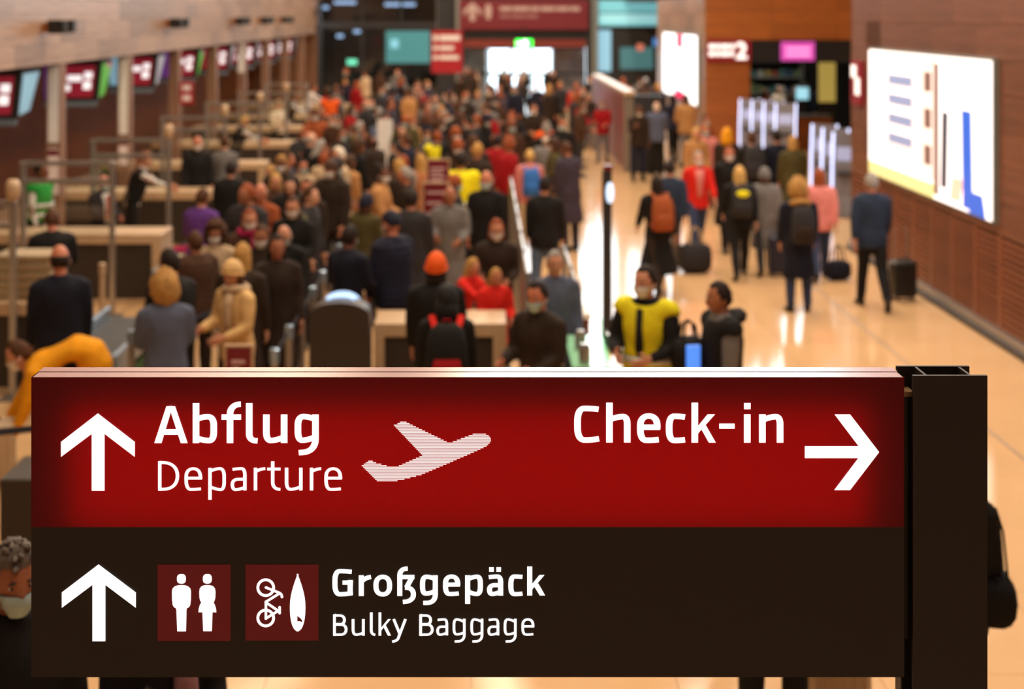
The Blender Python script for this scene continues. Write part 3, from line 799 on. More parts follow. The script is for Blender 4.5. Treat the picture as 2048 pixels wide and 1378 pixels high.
# stanchions with belts
m_belt = M('belt_blue', (52, 58, 72), rough=0.6)
def stanchion(X, Y, label, group=None, mat=None, to=None):
    t = thing('stanchion', label, 'stanchion', (X, Y, 0), 0, group)
    mt = mat or m_steel
    MB().lathe([(0.16, 0), (0.16, 0.015), (0.05, 0.03), (0.045, 0.03)], 16).build('base', mt, t)
    MB().lathe([(0.034, 0.03), (0.034, 0.88)], 12).build('post', mt, t)
    MB().lathe([(0.034, 0.88), (0.042, 0.885), (0.042, 1.0), (0.03, 1.01)], 12).build('head', m_alu if mat is None else mt, t)
    if to:
        d = Vector((to[0]-X, to[1]-Y, 0)); n = Vector((-d.y, d.x, 0)).normalized()*0.002; e = d.normalized()*0.04
        a, b = e, d-e
        MB().add([a-n+Vector((0,0,0.92)), b-n+Vector((0,0,0.92)), b+n+Vector((0,0,0.92)), a+n+Vector((0,0,0.92)),
                  a-n+Vector((0,0,0.97)), b-n+Vector((0,0,0.97)), b+n+Vector((0,0,0.97)), a+n+Vector((0,0,0.97))],
                 [(0,3,2,1),(4,5,6,7),(0,1,5,4),(1,2,6,5),(2,3,7,6),(3,0,4,7)]).build('belt', m_belt, t)
row = [(-1.79, 12.3+0.93*i) for i in range(14)]
for i, p in enumerate(row):
    stanchion(p[0], p[1], 'steel belt post in the row beside the packed queue', 'belt posts beside the packed queue', to=row[i+1] if i+1 < len(row) else None)
stanchion(-4.40, 16.5, 'cream belt post standing before the bald clerk desk', mat=m_cream)
stanchion(-3.20, 13.0, 'steel belt post beside the curly blonde person', to=(-2.6, 14.2))
stanchion(-2.6, 14.2, 'steel belt post joined to the one by the curly blonde person')
stanchion(-2.75, 10.3, 'steel belt post behind the sign with a dark strap', to=(-4.6, 9.6))
# white tall partition far in the crowd
t = thing('white_partition', 'white upright partition with a shelf amid the far crowd', 'partition', (-1.98, 30.0, 0))
bx('upright', t, (-0.22, 0.10, 0, 0.08, 0, 1.66), m_plate); bx('shelf', t, (0.10, 0.55, -0.1, 0.4, 0.55, 0.72), m_plate); bx('leg', t, (0.49, 0.55, 0, 0.06, 0, 0.55), m_plate)

# near left: trays on the desk, dark cabinet
for i in range(5):
    o = MB().add([(-0.25,-0.2,0),(0.25,-0.2,0),(0.25,0.2,0),(-0.25,0.2,0),(-0.3,-0.24,0.09),(0.3,-0.24,0.09),(0.3,0.24,0.09),(-0.3,0.24,0.09)],
       [(0,3,2,1),(0,1,5,4),(1,2,6,5),(2,3,7,6),(3,0,4,7),(4,5,6,7)]).build('tray', M('tray_beige', (170, 150, 120), rough=0.5), None, bevel=0.006, loc=(-4.75+0.01*(i % 2), 14.95, 0.94+0.092*i))
    tag(o, 'beige plastic tray in the stack on the nearest desk', 'tray', 'stacked trays on the nearest desk')
t = thing('cabinet', 'dark boxy cabinet with grey base beside the sign edge', 'cabinet', (-2.75, 9.35, 0))
bx('upper_body', t, (-0.42, 0.42, 0, 0.5, 0.42, 0.84), m_dark, 0.01); bx('base', t, (-0.42, 0.42, 0.01, 0.5, 0, 0.42), M('base_taupe', (112, 96, 78), rough=0.6), 0.006)

# ------------------------------------------------------------------ the hanging sign in focus
SPX = FPX/SIGN_D                                   # px per metre on the sign face
def S(px, py, off=0.0): return ((px-VPX)/SPX, SIGN_D-off, H-(py-VPY)/SPX)
sg = thing('direction_sign', 'red and dark brown lit direction sign for departures and check-in', 'sign', (0, SIGN_D, 0))
def Sl(px, py, off=0.0):
    a = S(px, py, off); return (a[0], a[1]-SIGN_D, a[2])
xl, _, zt = Sl(62.5, 754.5); xr, _, zb_ = Sl(1808.5, 1354.5); zm = Sl(0, 1054.5)[2]
m_redcase = M('sign_red_case', (150, 40, 46), rough=0.38, var=0.03, scale=60, spec=1.0)
m_redcase.node_tree.nodes['Principled BSDF'].inputs['Coat Weight'].default_value = 1.0
m_redcase.node_tree.nodes['Principled BSDF'].inputs['Coat Roughness'].default_value = 0.25
DEP = 0.048
# front case (open tray with lamps inside), then a gap and the back case
bx('case_side', sg, (xl, xl+0.003, 0.002, DEP, zb_, zt), m_redcase)
bx('case_side', sg, (xr-0.003, xr, 0.002, DEP, zb_, zt), m_redcase)
bx('case_top', sg, (xl, xr, 0.002, DEP, zt-0.003, zt), m_redcase)
bx('case_bottom', sg, (xl, xr, 0.002, DEP, zb_, zb_+0.003), m_bronze)
bx('case_back', sg, (xl, xr, DEP-0.002, DEP, zb_, zt), m_white)
bx('back_case', sg, (xl, xr, DEP+0.006, DEP+0.046, zb_, zt), m_redcase)
bx('spacer', sg, (xl+0.1, xr-0.1, DEP, DEP+0.006, zb_+0.02, zt-0.012), m_black)
# translucent red face
mr_ = bpy.data.materials.new('sign_red_face'); mr_.use_nodes = True
nt = mr_.node_tree; n = nt.nodes; L = nt.links; b = n['Principled BSDF']; out = [x for x in n if x.type == 'OUTPUT_MATERIAL'][0]
b.inputs['Base Color'].default_value = (*lin((128, 8, 30)), 1); b.inputs['Roughness'].default_value = 0.5
tr = n.new('ShaderNodeBsdfTranslucent'); tr.inputs[0].default_value = (0.58, 0.0, 0.022, 1)
mx = n.new('ShaderNodeMixShader'); mx.inputs[0].default_value = 0.5
L.new(b.outputs[0], mx.inputs[1]); L.new(tr.outputs[0], mx.inputs[2]); L.new(mx.outputs[0], out.inputs[0])
MB().box(xl, xr, 0.0, 0.002, zm, zt).build('red_face', mr_, sg)
MB().box(xl, xr, 0.0, 0.002, zb_, zm).build('brown_face', m_bronze, sg)
bx('divider', sg, (xl+0.003, xr-0.003, 0.002, DEP-0.002, zm-0.004, zm-0.001), m_white)
# strip lamps inside the red half
def inner(px0, px1, py0, py1, e):
    a = S(px0, py0); c = S(px1, py1)
    ld = bpy.data.lights.new('sign_backlight', 'AREA'); ld.shape = 'RECTANGLE'
    ld.size = (px1-px0)/SPX; ld.size_y = (py1-py0)/SPX; ld.energy = e; ld.color = (1, 0.97, 0.94)
    lo = bpy.data.objects.new('sign_backlight', ld); COL.objects.link(lo)
    lo.location = ((a[0]+c[0])/2, SIGN_D+DEP-0.004, (a[2]+c[2])/2)
    lo.rotation_euler = (math.radians(-90), 0, 0)
    ld.use_shadow = True
    return lo
BL = [inner(140, 1735, 815, 1046, 4.0)]

# lettering: strokes traced as centre lines
def path_pts(p):
    """polyline with rounded corners: (x, y[, r])"""
    out = []
    for i, q in enumerate(p):
        v = Vector((q[0], q[1]))
        if len(q) < 3 or i in (0, len(p)-1): out.append(v); continue
        a = Vector(p[i-1][:2]); c = Vector(p[i+1][:2])
        la, lc = (a-v).length, (c-v).length
        r = q[2]
        ra = min(r, la*(0.5 if (i-1 > 0 and len(p[i-1]) > 2) else 1.0)); rc = min(r, lc*(0.5 if (i+1 < len(p)-1 and len(p[i+1]) > 2) else 1.0))
        A = v+(a-v).normalized()*ra; C = v+(c-v).normalized()*rc
        for k in range(9):
            u = k/8
            # cubic with control points pulled to the corner (superelliptic feel)
            p1 = A.lerp(v, 0.62); p2 = C.lerp(v, 0.62)
            out.append(A*(1-u)**3 + p1*3*u*(1-u)**2 + p2*3*u*u*(1-u) + C*u**3)
    res = [out[0]]
    for q in out[1:]:
        if (q-res[-1]).length > 1e-3: res.append(q)
    return res
def stroke(mb, p, wv, wh, conv, closed=False, round_cap=False):
    P = path_pts(p); Lf, Rt = [], []
    n = len(P)
    for i, q in enumerate(P):
        if closed: t = (P[(i+1) % n]-P[(i-1) % n])
        else: t = P[min(i+1, n-1)]-P[max(i-1, 0)]
        t.normalize(); nn = Vector((-t.y, t.x)); off = Vector((nn.x*wv/2, nn.y*wh/2))
        Lf.append(q+off); Rt.append(q-off)
    rng = range(n if closed else n-1)
    for i in rng:
        j = (i+1) % n
        mb.poly([conv(*Lf[i]), conv(*Lf[j]), conv(*Rt[j]), conv(*Rt[i])])
    if round_cap:
        for q in (P[0], P[-1]):
            mb.poly([conv(q.x+wv/2*math.cos(2*math.pi*k/12), q.y+wv/2*math.sin(2*math.pi*k/12)) for k in range(12)])
def rect(x0, x1, y0, y1): return [(x0, y0), (x1, y0), (x1, y1), (x0, y1)]
LET = 0.0018
def word(name, parts):
    """parts: (ox, oy, scale, wv, wh, strokes, polygons)"""
    mb = MB()
    for ox, oy, sc, wv, wh, strokes, polys in parts:
        conv = lambda x, y: Sl(ox+x/sc, oy+y/sc, LET)
        for s_ in strokes: stroke(mb, s_, wv, wh, conv)
        for p_ in polys: mb.poly([conv(x, y) for x, y in p_])
    # give the letters thickness
    o = mb.build(name, m_letter, sg)
    return o
word('lettering', [
 (290, 780, 5.99, 79, 65,
  [[(613,154),(613,634)], [(613,352),(690,318,60),(825,318,100),(825,602,100),(720,604,60),(620,575)],
   [(1020,634),(1020,172,120),(1150,167)], [(918,322),(1153,322)]],
  [[(113,634),(258,192),(333,192),(200,634)], [(513,634),(363,192),(288,192),(430,634)], rect(215,410,467,534)]),
 (480, 780, 5.99, 79, 65,
  [[(112,154),(112,600,75),(212,607)], [(317,290),(317,602,95),(420,602,60),(530,563)], [(530,290),(530,632)],
   [(905,290),(905,735,150),(705,748)], [(905,350),(820,316,60),(695,316,105),(695,598,105),(790,600,60),(905,562)]], [])])
word('lettering', [
 (290, 780, 5.99, 41, 34,
  [[(179,850),(179,1203)], [(179,867),(391,867,170),(391,1186,170),(179,1186)],
   [(665,1060),(665,940,95),(495,940,95),(495,1187,110),(600,1188,40),(672,1181)], [(495,1053),(685,1053)],
   [(780,930),(780,1312)], [(780,972),(850,939,50),(950,939,90),(950,1190,90),(870,1190,50),(780,1157)],
   [(1050,948),(1120,939,40),(1198,939,80),(1198,1200)], [(1198,1066),(1048,1066,70),(1048,1190,70),(1120,1190,40),(1198,1165)]], []),
 (480, 780, 5.99, 41, 34,
  [[(187,928),(187,1200)], [(187,975),(245,945,40),(304,939)], [(393,852),(393,1187,85),(485,1187)], [(327,944),(487,944)],
   [(559,928),(559,1187,85),(650,1187,45),(730,1155)], [(730,928),(730,1200)], [(858,928),(858,1200)], [(858,975),(915,945,40),(973,939)],
   [(1202,1060),(1202,940,95),(1032,940,95),(1032,1187,110),(1137,1188,40),(1209,1181)], [(1032,1053),(1222,1053)]], [])])
word('lettering', [
 (1130, 790, 8.904, 118, 98,
  [[(597,252),(460,236,90),(222,236,215),(222,798,215),(470,798,90),(605,775)], [(790,133),(790,843)],
   [(790,432),(960,381,90),(1107,381,130),(1107,843)],
   [(1640,600),(1640,370,165),(1340,370,165),(1340,800,190),(1540,803,80),(1668,790)], [(1340,570),(1692,570)],
   [(2135,390),(2030,375,80),(1853,375,180),(1853,803,180),(2030,806,80),(2135,793)]], []),
 (1350, 790, 8.904, 118, 98,
  [[(350,133),(350,845)], [(1285,340),(1285,845)], [(1553,340),(1553,845)], [(1553,440),(1720,383,90),(1868,383,130),(1868,845)]],
  [[(400,557),(578,340),(712,340),(400,690)], [(468,608),(548,535),(725,845),(600,845)], rect(785,1060,505,597), rect(1227,1345,138,250)])])
word('lettering', [
 (650, 1110, 7.252, 73, 62,
  [[(388,240),(280,230,60),(145,230,140),(145,565,140),(280,565,60),(400,548)], [(527,290),(527,590)], [(527,378),(600,325,50),(668,315)],
   [(838,312),(937,312,115),(937,567,115),(740,567,115),(740,312,115),(842,312)],
   [(1085,590),(1085,198,95),(1200,193)], [(1100,315),(1297,315)], [(1264,318),(1183,466)], [(1160,470),(1283,470,100),(1283,668,130),(1130,676)],
   [(1600,290),(1600,690,120),(1425,690)], [(1600,345),(1520,312,50),(1415,312,95),(1415,553,95),(1500,556,50),(1600,522)]],
  [rect(255,403,365,427), rect(330,403,365,572)]),
 (870, 1110, 7.252, 73, 60,
  [[(328,440),(328,308,95),(153,308,95),(153,560,105),(260,562,45),(345,553)], [(153,425),(362,425)],
   [(473,290),(473,705)], [(473,345),(570,310,55),(658,310,95),(658,560,95),(560,562,55),(473,522)],
   [(780,318),(860,308,40),(952,308,80),(952,585)], [(952,433),(790,433,75),(790,560,75),(860,562,40),(952,530)],
   [(1268,314),(1200,308,50),(1100,308,105),(1100,562,105),(1200,564,50),(1268,555)], [(1373,163),(1373,583)]],
  [rect(785,853,172,240), rect(890,957,172,240), [(1405,420),(1515,285),(1588,285),(1405,500)], [(1440,455),(1495,405),(1597,583),(1520,583)]])])
yb = [(138,857),(138,1167)]
word('lettering', [
 (650, 1110, 7.252, 40, 34,
  [yb, [(138,873),(283,873,70),(283,1003,65),(138,1003)], [(138,1003),(307,1003,80),(307,1150,80),(138,1150)],
   [(408,925),(408,1150,75),(490,1150,40),(557,1125)], [(557,925),(557,1165)], [(672,828),(672,1150,60),(730,1152)], [(797,828),(797,1165)],
   [(997,925),(1085,1140)], [(1168,925),(1075,1170,60),(1050,1238,60),(975,1252)]],
  [[(815,1050),(915,925),(955,925),(815,1092)], [(850,1042),(882,1012),(958,1165),(913,1165)]])])
word('lettering', [
 (650, 1110, 7.252, 40, 34,
  [[(1387,857),(1387,1167)], [(1387,873),(1532,873,70),(1532,1003,65),(1387,1003)], [(1387,1003),(1556,1003,80),(1556,1150,80),(1387,1150)]], []),
 (870, 1110, 7.252, 38, 33,
  [[(38,938),(100,930,30),(172,930,65),(172,1160)], [(172,1035),(38,1035,60),(38,1150,60),(105,1150,35),(172,1125)],
   [(779,938),(841,930,30),(913,930,65),(913,1160)], [(913,1035),(779,1035,60),(779,1150,60),(846,1150,35),(913,1125)]] +
  [q for dx in (0, 257, 740) for q in ([(425+dx,920),(425+dx,1245,90),(285+dx,1250)], [(425+dx,965),(350+dx,930,45),(275+dx,930,80),(275+dx,1145,80),(350+dx,1147,45),(425+dx,1120)])] +
  [[(1420,1040),(1420,930,78),(1272,930,78),(1272,1148,82),(1370,1150,35),(1425,1143)], [(1272,1030),(1438,1030)]], [])])
# arrows
def flat(name, pts, ox, oy, sc, mat=None, off=LET):
    return MB().poly([Sl(ox+x/sc, oy+y/sc, off) for x, y in pts]).build(name, mat or m_letter, sg)
flat('arrow', [(574,428),(790,595),(790,683),(613,548),(613,881),(538,881),(538,548),(358,683),(358,595)], 0, 680, 2.926)
flat('arrow', [(578,258),(796,422),(796,512),(618,378),(618,708),(542,708),(542,378),(363,512),(363,422)], 0, 1040, 2.926)
flat('arrow', [(1925,538),(1755,760),(1662,760),(1803,573),(1490,573),(1490,503),(1805,503),(1664,317),(1755,317)], 1100, 720, 2.926)
# striped aeroplane
PLN = [(705,150),(745,150),(1325,432),(1400,432),(1715,312),(1825,312),(1885,340),(1918,375),(1925,405),(1915,440),(1865,490),(1740,552),(1270,757),(975,882),(740,943),(605,972),(375,972),(160,758),(215,718),(265,686),(300,690),(350,715),(500,757),(505,768),(640,768),(670,757),(950,634),(990,618),(598,205),(650,183)]
mb = MB()
for r in range(40):
    y = 163 + 20.5*r
    xs = []
    for i in range(len(PLN)):
        (xa_, ya_), (xb2, yb2) = PLN[i], PLN[(i+1) % len(PLN)]
        if (ya_ <= y) != (yb2 <= y): xs.append(xa_ + (y-ya_)*(xb2-xa_)/(yb2-ya_))
    xs.sort()
    for a, c in zip(xs[::2], xs[1::2]):
        mb.poly([Sl(700+x/6.827, 820+yy/6.827, LET) for x, yy in rect(a, c, y-6.5, y+6.5)])
mb.build('striped_aeroplane', M('white_letter_dim', (255, 250, 252), rough=0.5, emit=0.85, var=0), sg)
# pictogram squares with fine stripes
mp_ = bpy.data.materials.new('pictogram_red'); mp_.use_nodes = True
nt = mp_.node_tree; n = nt.nodes; L = nt.links; b = n['Principled BSDF']
tc = n.new('ShaderNodeTexCoord'); sp = n.new('ShaderNodeSeparateXYZ'); ma = n.new('ShaderNodeMath'); ma.operation = 'MULTIPLY'; ma.inputs[1].default_value = 2*math.pi*SPX/3.66
sn = n.new('ShaderNodeMath'); sn.operation = 'SINE'; cr = n.new('ShaderNodeMapRange'); cr.inputs['From Min'].default_value = -0.6; cr.inputs['From Max'].default_value = 0.9
mixc = n.new('ShaderNodeMix'); mixc.data_type = 'RGBA'
mixc.inputs[6].default_value = (*lin((100, 4, 12)), 1); mixc.inputs[7].default_value = (*lin((84, 14, 18)), 1)
L.new(tc.outputs['Object'], sp.inputs[0]); L.new(sp.outputs['Z'], ma.inputs[0]); L.new(ma.outputs[0], sn.inputs[0]); L.new(sn.outputs[0], cr.inputs['Value'])
L.new(cr.outputs['Result'], mixc.inputs[0]); L.new(mixc.outputs[2], b.inputs['Base Color']); L.new(mixc.outputs[2], b.inputs['Emission Color'])
b.inputs['Emission Strength'].default_value = 0.45; b.inputs['Roughness'].default_value = 0.5
flat('pictogram_square', rect(88, 918, 107, 975), 300, 1110, 5.689, mp_, 0.001)
flat('pictogram_square', rect(1088, 1918, 107, 970), 300, 1110, 5.689, mp_, 0.001)
def sq(cx, cy, a, b_, e=2.6, n_=28):
    return [(cx+a*abs(math.cos(t_))**(2/e)*math.copysign(1, math.cos(t_)), cy+b_*abs(math.sin(t_))**(2/e)*math.copysign(1, math.sin(t_))) for t_ in [2*math.pi*k/n_ for k in range(n_)]]
def picto(name, polys, strokes=(), w=28, closed=()):
    mb = MB(); conv = lambda x, y: Sl(300+x/5.689, 1110+y/5.689, LET)
    for p_ in polys: mb.poly([conv(x, y) for x, y in p_])
    for s_ in strokes: stroke(mb, s_, w, w, conv, round_cap=True)
    for s_ in closed: stroke(mb, s_, 31, 31, conv, closed=True)
    return mb.build(name, m_letter, sg)
picto('man_pictogram', [sq(359, 268, 51, 55), [(252,410),(258,378),(285,352),(320,341),(359,339),(398,341),(433,352),(461,378),(468,410),(467,500),(460,565),(445,590),(418,605),(300,605),(275,590),(260,565),(253,500)], rect(300,418,600,612), [(301,605),(418,605),(411,865),(312,865)]])
picto('woman_pictogram', [sq(654, 268, 51, 55), [(562,415),(568,378),(588,352),(620,341),(654,339),(688,341),(720,352),(741,378),(747,415),(745,480),(735,520),(722,540),(587,540),(574,520),(564,480)], [(587,533),(722,533),(740,565),(752,605),(757,648),(553,648),(557,605),(569,565)], [(598,646),(713,646),(705,863),(607,863)]])
circ = lambda cx, cy, r: [(cx+r*math.cos(2*math.pi*k/28), cy+r*math.sin(2*math.pi*k/28)) for k in range(28)]
picto('bicycle_pictogram', [], [[(1320,366),(1470,426),(1502,444,25),(1502,475)], [(1466,438),(1320,530)], [(1320,530),(1320,718)], [(1322,537),(1458,630)], [(1320,718),(1460,632)], [(1476,590),(1476,658)]], 28, [circ(1318,368,90), circ(1318,713,90)])
board = [(1681+88*math.sin(math.pi*u)**0.80*s_*(1.0 if True else 1), 212+653*(u**1.0)) for s_ in (1,) for u in [k/24 for k in range(25)]]
def bw(u): return 88*min(1.0, (math.sin(math.pi*min(u/1.14, 0.5)) if u < 0.57 else math.sqrt(max(0, 1-((u-0.57)/0.43)**2.4))))
board = [(1681+max(bw(u), 10 if u in (0, 1) else 0), 212+653*u) for u in [k/26 for k in range(27)]] + [(1681-max(bw(u), 10 if u in (0, 1) else 0), 212+653*u) for u in [k/26 for k in range(26, -1, -1)]]
picto('surfboard_pictogram', [board])
flat('fin_mark', [(1677,688),(1712,712),(1735,742),(1728,760),(1705,748),(1677,750)], 300, 1110, 5.689, mp_, LET+0.0006)

# post that carries the sign
px0 = Sl(1826, 0)[0]; px1 = Sl(1975, 0)[0]; zp = Sl(0, 751.5)[2]
sp_ = thing('sign_post', 'dark bronze post with open H profile beside the direction sign', 'post', (0, SIGN_D, 0))
bx('front_plate', sp_, (px0, px1, 0.0, 0.010, 0, zp), m_bronze)
bx('back_plate', sp_, (px0-0.012, px1-0.012, 0.088, 0.098, 0, zp), m_bronze)
bx('web', sp_, (px0+0.030, px0+0.036, 0.010, 0.088, 0, zp-0.001), m_bronze)
bx('web', sp_, (px1-0.040, px1-0.034, 0.010, 0.088, 0, zp-0.001), m_bronze)
bx('side_channel', sp_, (xr+0.001, px0-0.003, 0.030, 0.070, Sl(0, 1288)[2], Sl(0, 800)[2]), m_bronze)
bx('bracket', sp_, (xr, px0+0.01, 0.028, 0.074, Sl(0, 800)[2], Sl(0, 790)[2]), M('brass_bracket', (168, 132, 90), rough=0.35, metal=0.5))
bx('inner_rail', sp_, (xr+0.0005, px0-0.0165, 0.030, 0.074, 0.02, Sl(0, 1288)[2]), m_black)
bx('base_plate', sp_, (px0-0.1, px1+0.1, -0.1, 0.2, 0, 0.015), m_bronze)

# ------------------------------------------------------------------ people
RAD = math.radians
def remesh(mb, voxel, smooth_it=3):
    me = mb.mesh('tmp')
    o = bpy.data.objects.new('tmp', me); COL.objects.link(o)
    md = o.modifiers.new('r', 'REMESH'); md.mode = 'VOXEL'; md.voxel_size = voxel
    dg = bpy.context.evaluated_depsgraph_get(); dg.update()
    m2 = bpy.data.meshes.new_from_object(o.evaluated_get(dg))
    bpy.data.objects.remove(o); bpy.data.meshes.remove(me)
    bm = bmesh.new(); bm.from_mesh(m2)
    for _ in range(smooth_it): bmesh.ops.smooth_vert(bm, verts=bm.verts, factor=0.5, use_axis_x=True, use_axis_y=True, use_axis_z=True)
    bm.to_mesh(m2); bm.free()
    return m2

def LEG(hf=0, kf=0, ab=2): return (hf, kf, ab)
def ARM(fl=4, ab=8, el=12, inw=0.0): return (fl, ab, el, inw)
POSES = {
 'stand':  dict(legs=(LEG(2, 4, 3), LEG(-2, 2, 4)), arms=(ARM(3, 9, 14, 0.05), ARM(5, 9, 16, 0.05)), lean=2, head=(0, 4)),
 'wait':   dict(legs=(LEG(4, 8, 4), LEG(-3, 1, 3)), arms=(ARM(12, 10, 70, 0.35), ARM(10, 10, 62, 0.4)), lean=2, head=(6, 10)),
 'phone':  dict(legs=(LEG(1, 2, 3), LEG(-1, 3, 4)), arms=(ARM(22, 10, 95, 0.25), ARM(4, 8, 14, 0.05)), lean=4, head=(0, 20)),
 'walk':   dict(legs=(LEG(22, 6, 1), LEG(-18, 16, 1)), arms=(ARM(-20, 8, 10, 0.0), ARM(22, 8, 22, 0.05)), lean=4, head=(0, 3)),
 'stride': dict(legs=(LEG(-14, 26, 1), LEG(16, 4, 1)), arms=(ARM(14, 8, 18, 0.05), ARM(-16, 12, 6, 0.0)), lean=3, head=(0, 2)),
 'bend':   dict(legs=(LEG(12, 14, 5), LEG(2, 8, 5)), arms=(ARM(24, 6, 8, 0.05), ARM(12, 6, 14, 0.05)), lean=94, head=(0, -8)),
 'sit':    dict(legs=(LEG(88, 88, 6), LEG(86, 84, 6)), arms=(ARM(30, 10, 55, 0.2), ARM(34, 10, 50, 0.2)), lean=6, head=(0, 8)),
 'reach':  dict(legs=(LEG(6, 6, 4), LEG(-8, 4, 4)), arms=(ARM(62, 16, 12, 0.0), ARM(46, 10, 24, 0.1)), lean=18, head=(0, 6)),
 'talk':   dict(legs=(LEG(2, 3, 5), LEG(-2, 3, 5)), arms=(ARM(14, 14, 66, 0.55), ARM(14, 14, 60, 0.6)), lean=1, head=(-14, 3)),
}
TH, SH, UA, FA = 0.44, 0.41, 0.28, 0.25
def solve(pose):
    P = POSES[pose]; J = {}
    L_ = RAD(P['lean'])
    def T(v):
        v = Vector(v); z = v.z-0.95
        if z <= 0: return v
        k = min(1.0, z/(0.12 if P['lean'] < 40 else 0.34)); a = L_*k
        return Vector((v.x, v.y*math.cos(a)-z*math.sin(a), z*math.cos(a)+v.y*math.sin(a)+0.95))
    J['T0'] = T; legs = []
    for s, (hf, kf, ab) in zip((-1, 1), P['legs']):
        hip = Vector((s*0.09, 0, 0.93)); a = RAD(hf); b = RAD(hf-kf)
        kn = hip+Vector((s*math.sin(RAD(ab)), -math.sin(a), -math.cos(a))).normalized()*TH
        an = kn+Vector((s*0.01, -math.sin(b), -math.cos(b))).normalized()*SH
        legs.append([hip, kn, an, b])
    dz = 0.08-min(l[2].z for l in legs)
    D = Vector((0, 0, dz))
    for l in legs:
        for i in range(3): l[i] = l[i]+D
    J['legs'] = legs; J['dz'] = dz
    arms = []
    for s, (fl_, ab, el, inw) in zip((-1, 1), P['arms']):
        sh = T((s*0.178, 0.0, 1.425))
        a = RAD(fl_); ab = RAD(ab); e = a+RAD(el)
        u = Vector((s*math.sin(ab), -math.sin(a)*math.cos(ab), -math.cos(a)*math.cos(ab))).normalized()
        eb = sh+u*UA
        f = Vector((s*(0.06-inw), -math.sin(e), -math.cos(e))).normalized()
        arms.append([sh+D, eb+D, eb+f*FA+D, f])
    J['arms'] = arms
    J['T'] = lambda v: T(v)+D
    yaw, pit = P['head']
    hb = T((0, 0.0, 1.50))+D
    J['head'] = Matrix.Translation(hb) @ Matrix.Rotation(RAD(yaw), 4, 'Z') @ Matrix.Rotation(RAD(pit + 0.35*P['lean']), 4, 'X') @ Matrix.Translation((0, -0.012, 0.135))
    J['top'] = (J['head'] @ Vector((0, 0, 0.128))).z
    return J
SK = {k: solve(k) for k in POSES}

def torso(mb, J, prof, n=14):
    R = []
    for z, rx, ry, yo in prof:
        R.append([J['T']((rx*math.cos(2*math.pi*k/n), yo+ry*math.sin(2*math.pi*k/n), z)) for k in range(n)])
    mb.rings(R)
def limb(mb, pts, rad, n=10):
    # insert mid points for a smooth bend
    P = [Vector(p) for p in pts]; Q, W = [P[0]], [rad[0]]
    for i in range(1, len(P)):
        Q += [P[i-1].lerp(P[i], 0.5), P[i]]; W += [(rad[i-1]+rad[i])/2*1.03, rad[i]]
    mb.tube(Q, W, n)

def head_r(th, ph, face=1.0):
    """point on the head; th azimuth (0 = front, -Y), ph elevation"""
    ct, st, cp, sp = math.cos(th), math.sin(th), math.cos(ph), math.sin(ph)
    x, y, z = 0.077*cp*st, -0.096*cp*ct, 0.126*sp
    t = max(0.0, -sp)
    x *= 1-0.34*t**1.3; y *= 1-0.10*t
    if y < 0: y -= 0.010*t
    else: y *= 1.06
    if z > 0: z *= 1.0
    if face and y < 0:
        f = lambda cx, cz, wx, wz: math.exp(-((x-cx)/wx)**2-((z-cz)/wz)**2)
        y -= 0.024*f(0, -0.030, 0.012, 0.020)*face + 0.010*f(0, -0.004, 0.010, 0.022)*face     # nose
        y += 0.010*(f(-0.034, 0.008, 0.018, 0.012)+f(0.034, 0.008, 0.018, 0.012))*face             # eye sockets
        y -= 0.005*(f(-0.03, 0.030, 0.024, 0.009)+f(0.03, 0.030, 0.024, 0.009))*face               # brow
        y -= 0.007*f(0, -0.068, 0.020, 0.008)*face - 0.005*f(0, -0.084, 0.02, 0.006)*face          # lips, chin dip
        y -= 0.008*f(0, -0.105, 0.022, 0.014)*face                                                  # chin
    return Vector((x, y, z))
NU, NV = 26, 18
def grid_head(mb, fn, mat4, mi=0):
    R = []
    for j in range(1, NV):
        ph = math.pi*j/NV-math.pi/2
        R.append([mat4 @ fn(2*math.pi*k/NU, ph) for k in range(NU)])
    mb.rings(R, mi)
def add_hand(mb, w, d, s, mi=0, curl=1.0):
    d = d.normalized()
    inward = Vector((-s, 0, 0)); nrm = (inward-d*inward.dot(d)).normalized()
    v = d.cross(nrm).normalized()
    if v.y > 0: v = -v            # v points to the thumb side (forward)
    if abs(d.y) > 0.8 and v.z < 0: v = -v
    mb.tube([w-d*0.03, w+d*0.0, w+d*0.035, w+d*0.075, w+d*0.092], [(0.026, 0.022), (0.027, 0.02), (0.040, 0.016), (0.042, 0.014), (0.036, 0.010)], 8, mi, side=v)
    for k, (o_, L__) in enumerate(((0.030, 0.070), (0.010, 0.080), (-0.011, 0.075), (-0.031, 0.058))):
        p = w+d*0.085+v*o_; pts = [p-d*0.012, p]; a = RAD(12)*curl
        for seg in (0.42, 0.32, 0.26):
            dd = d*math.cos(a)+nrm*math.sin(a); pts.append(pts[-1]+dd*L__*seg); a += RAD(26)*curl
        mb.tube(pts, [0.0088, 0.0088, 0.0085, 0.0078, 0.0062], 6, mi)
    p = w+d*0.022+v*0.032
    mb.tube([p-v*0.012, p, p+(d*0.6+v*0.75+nrm*0.3).normalized()*0.034, p+(d*0.6+v*0.75+nrm*0.3).normalized()*0.034+(d*0.85+v*0.3+nrm*0.4).normalized()*0.030], [0.012, 0.0115, 0.010, 0.007], 6, mi)

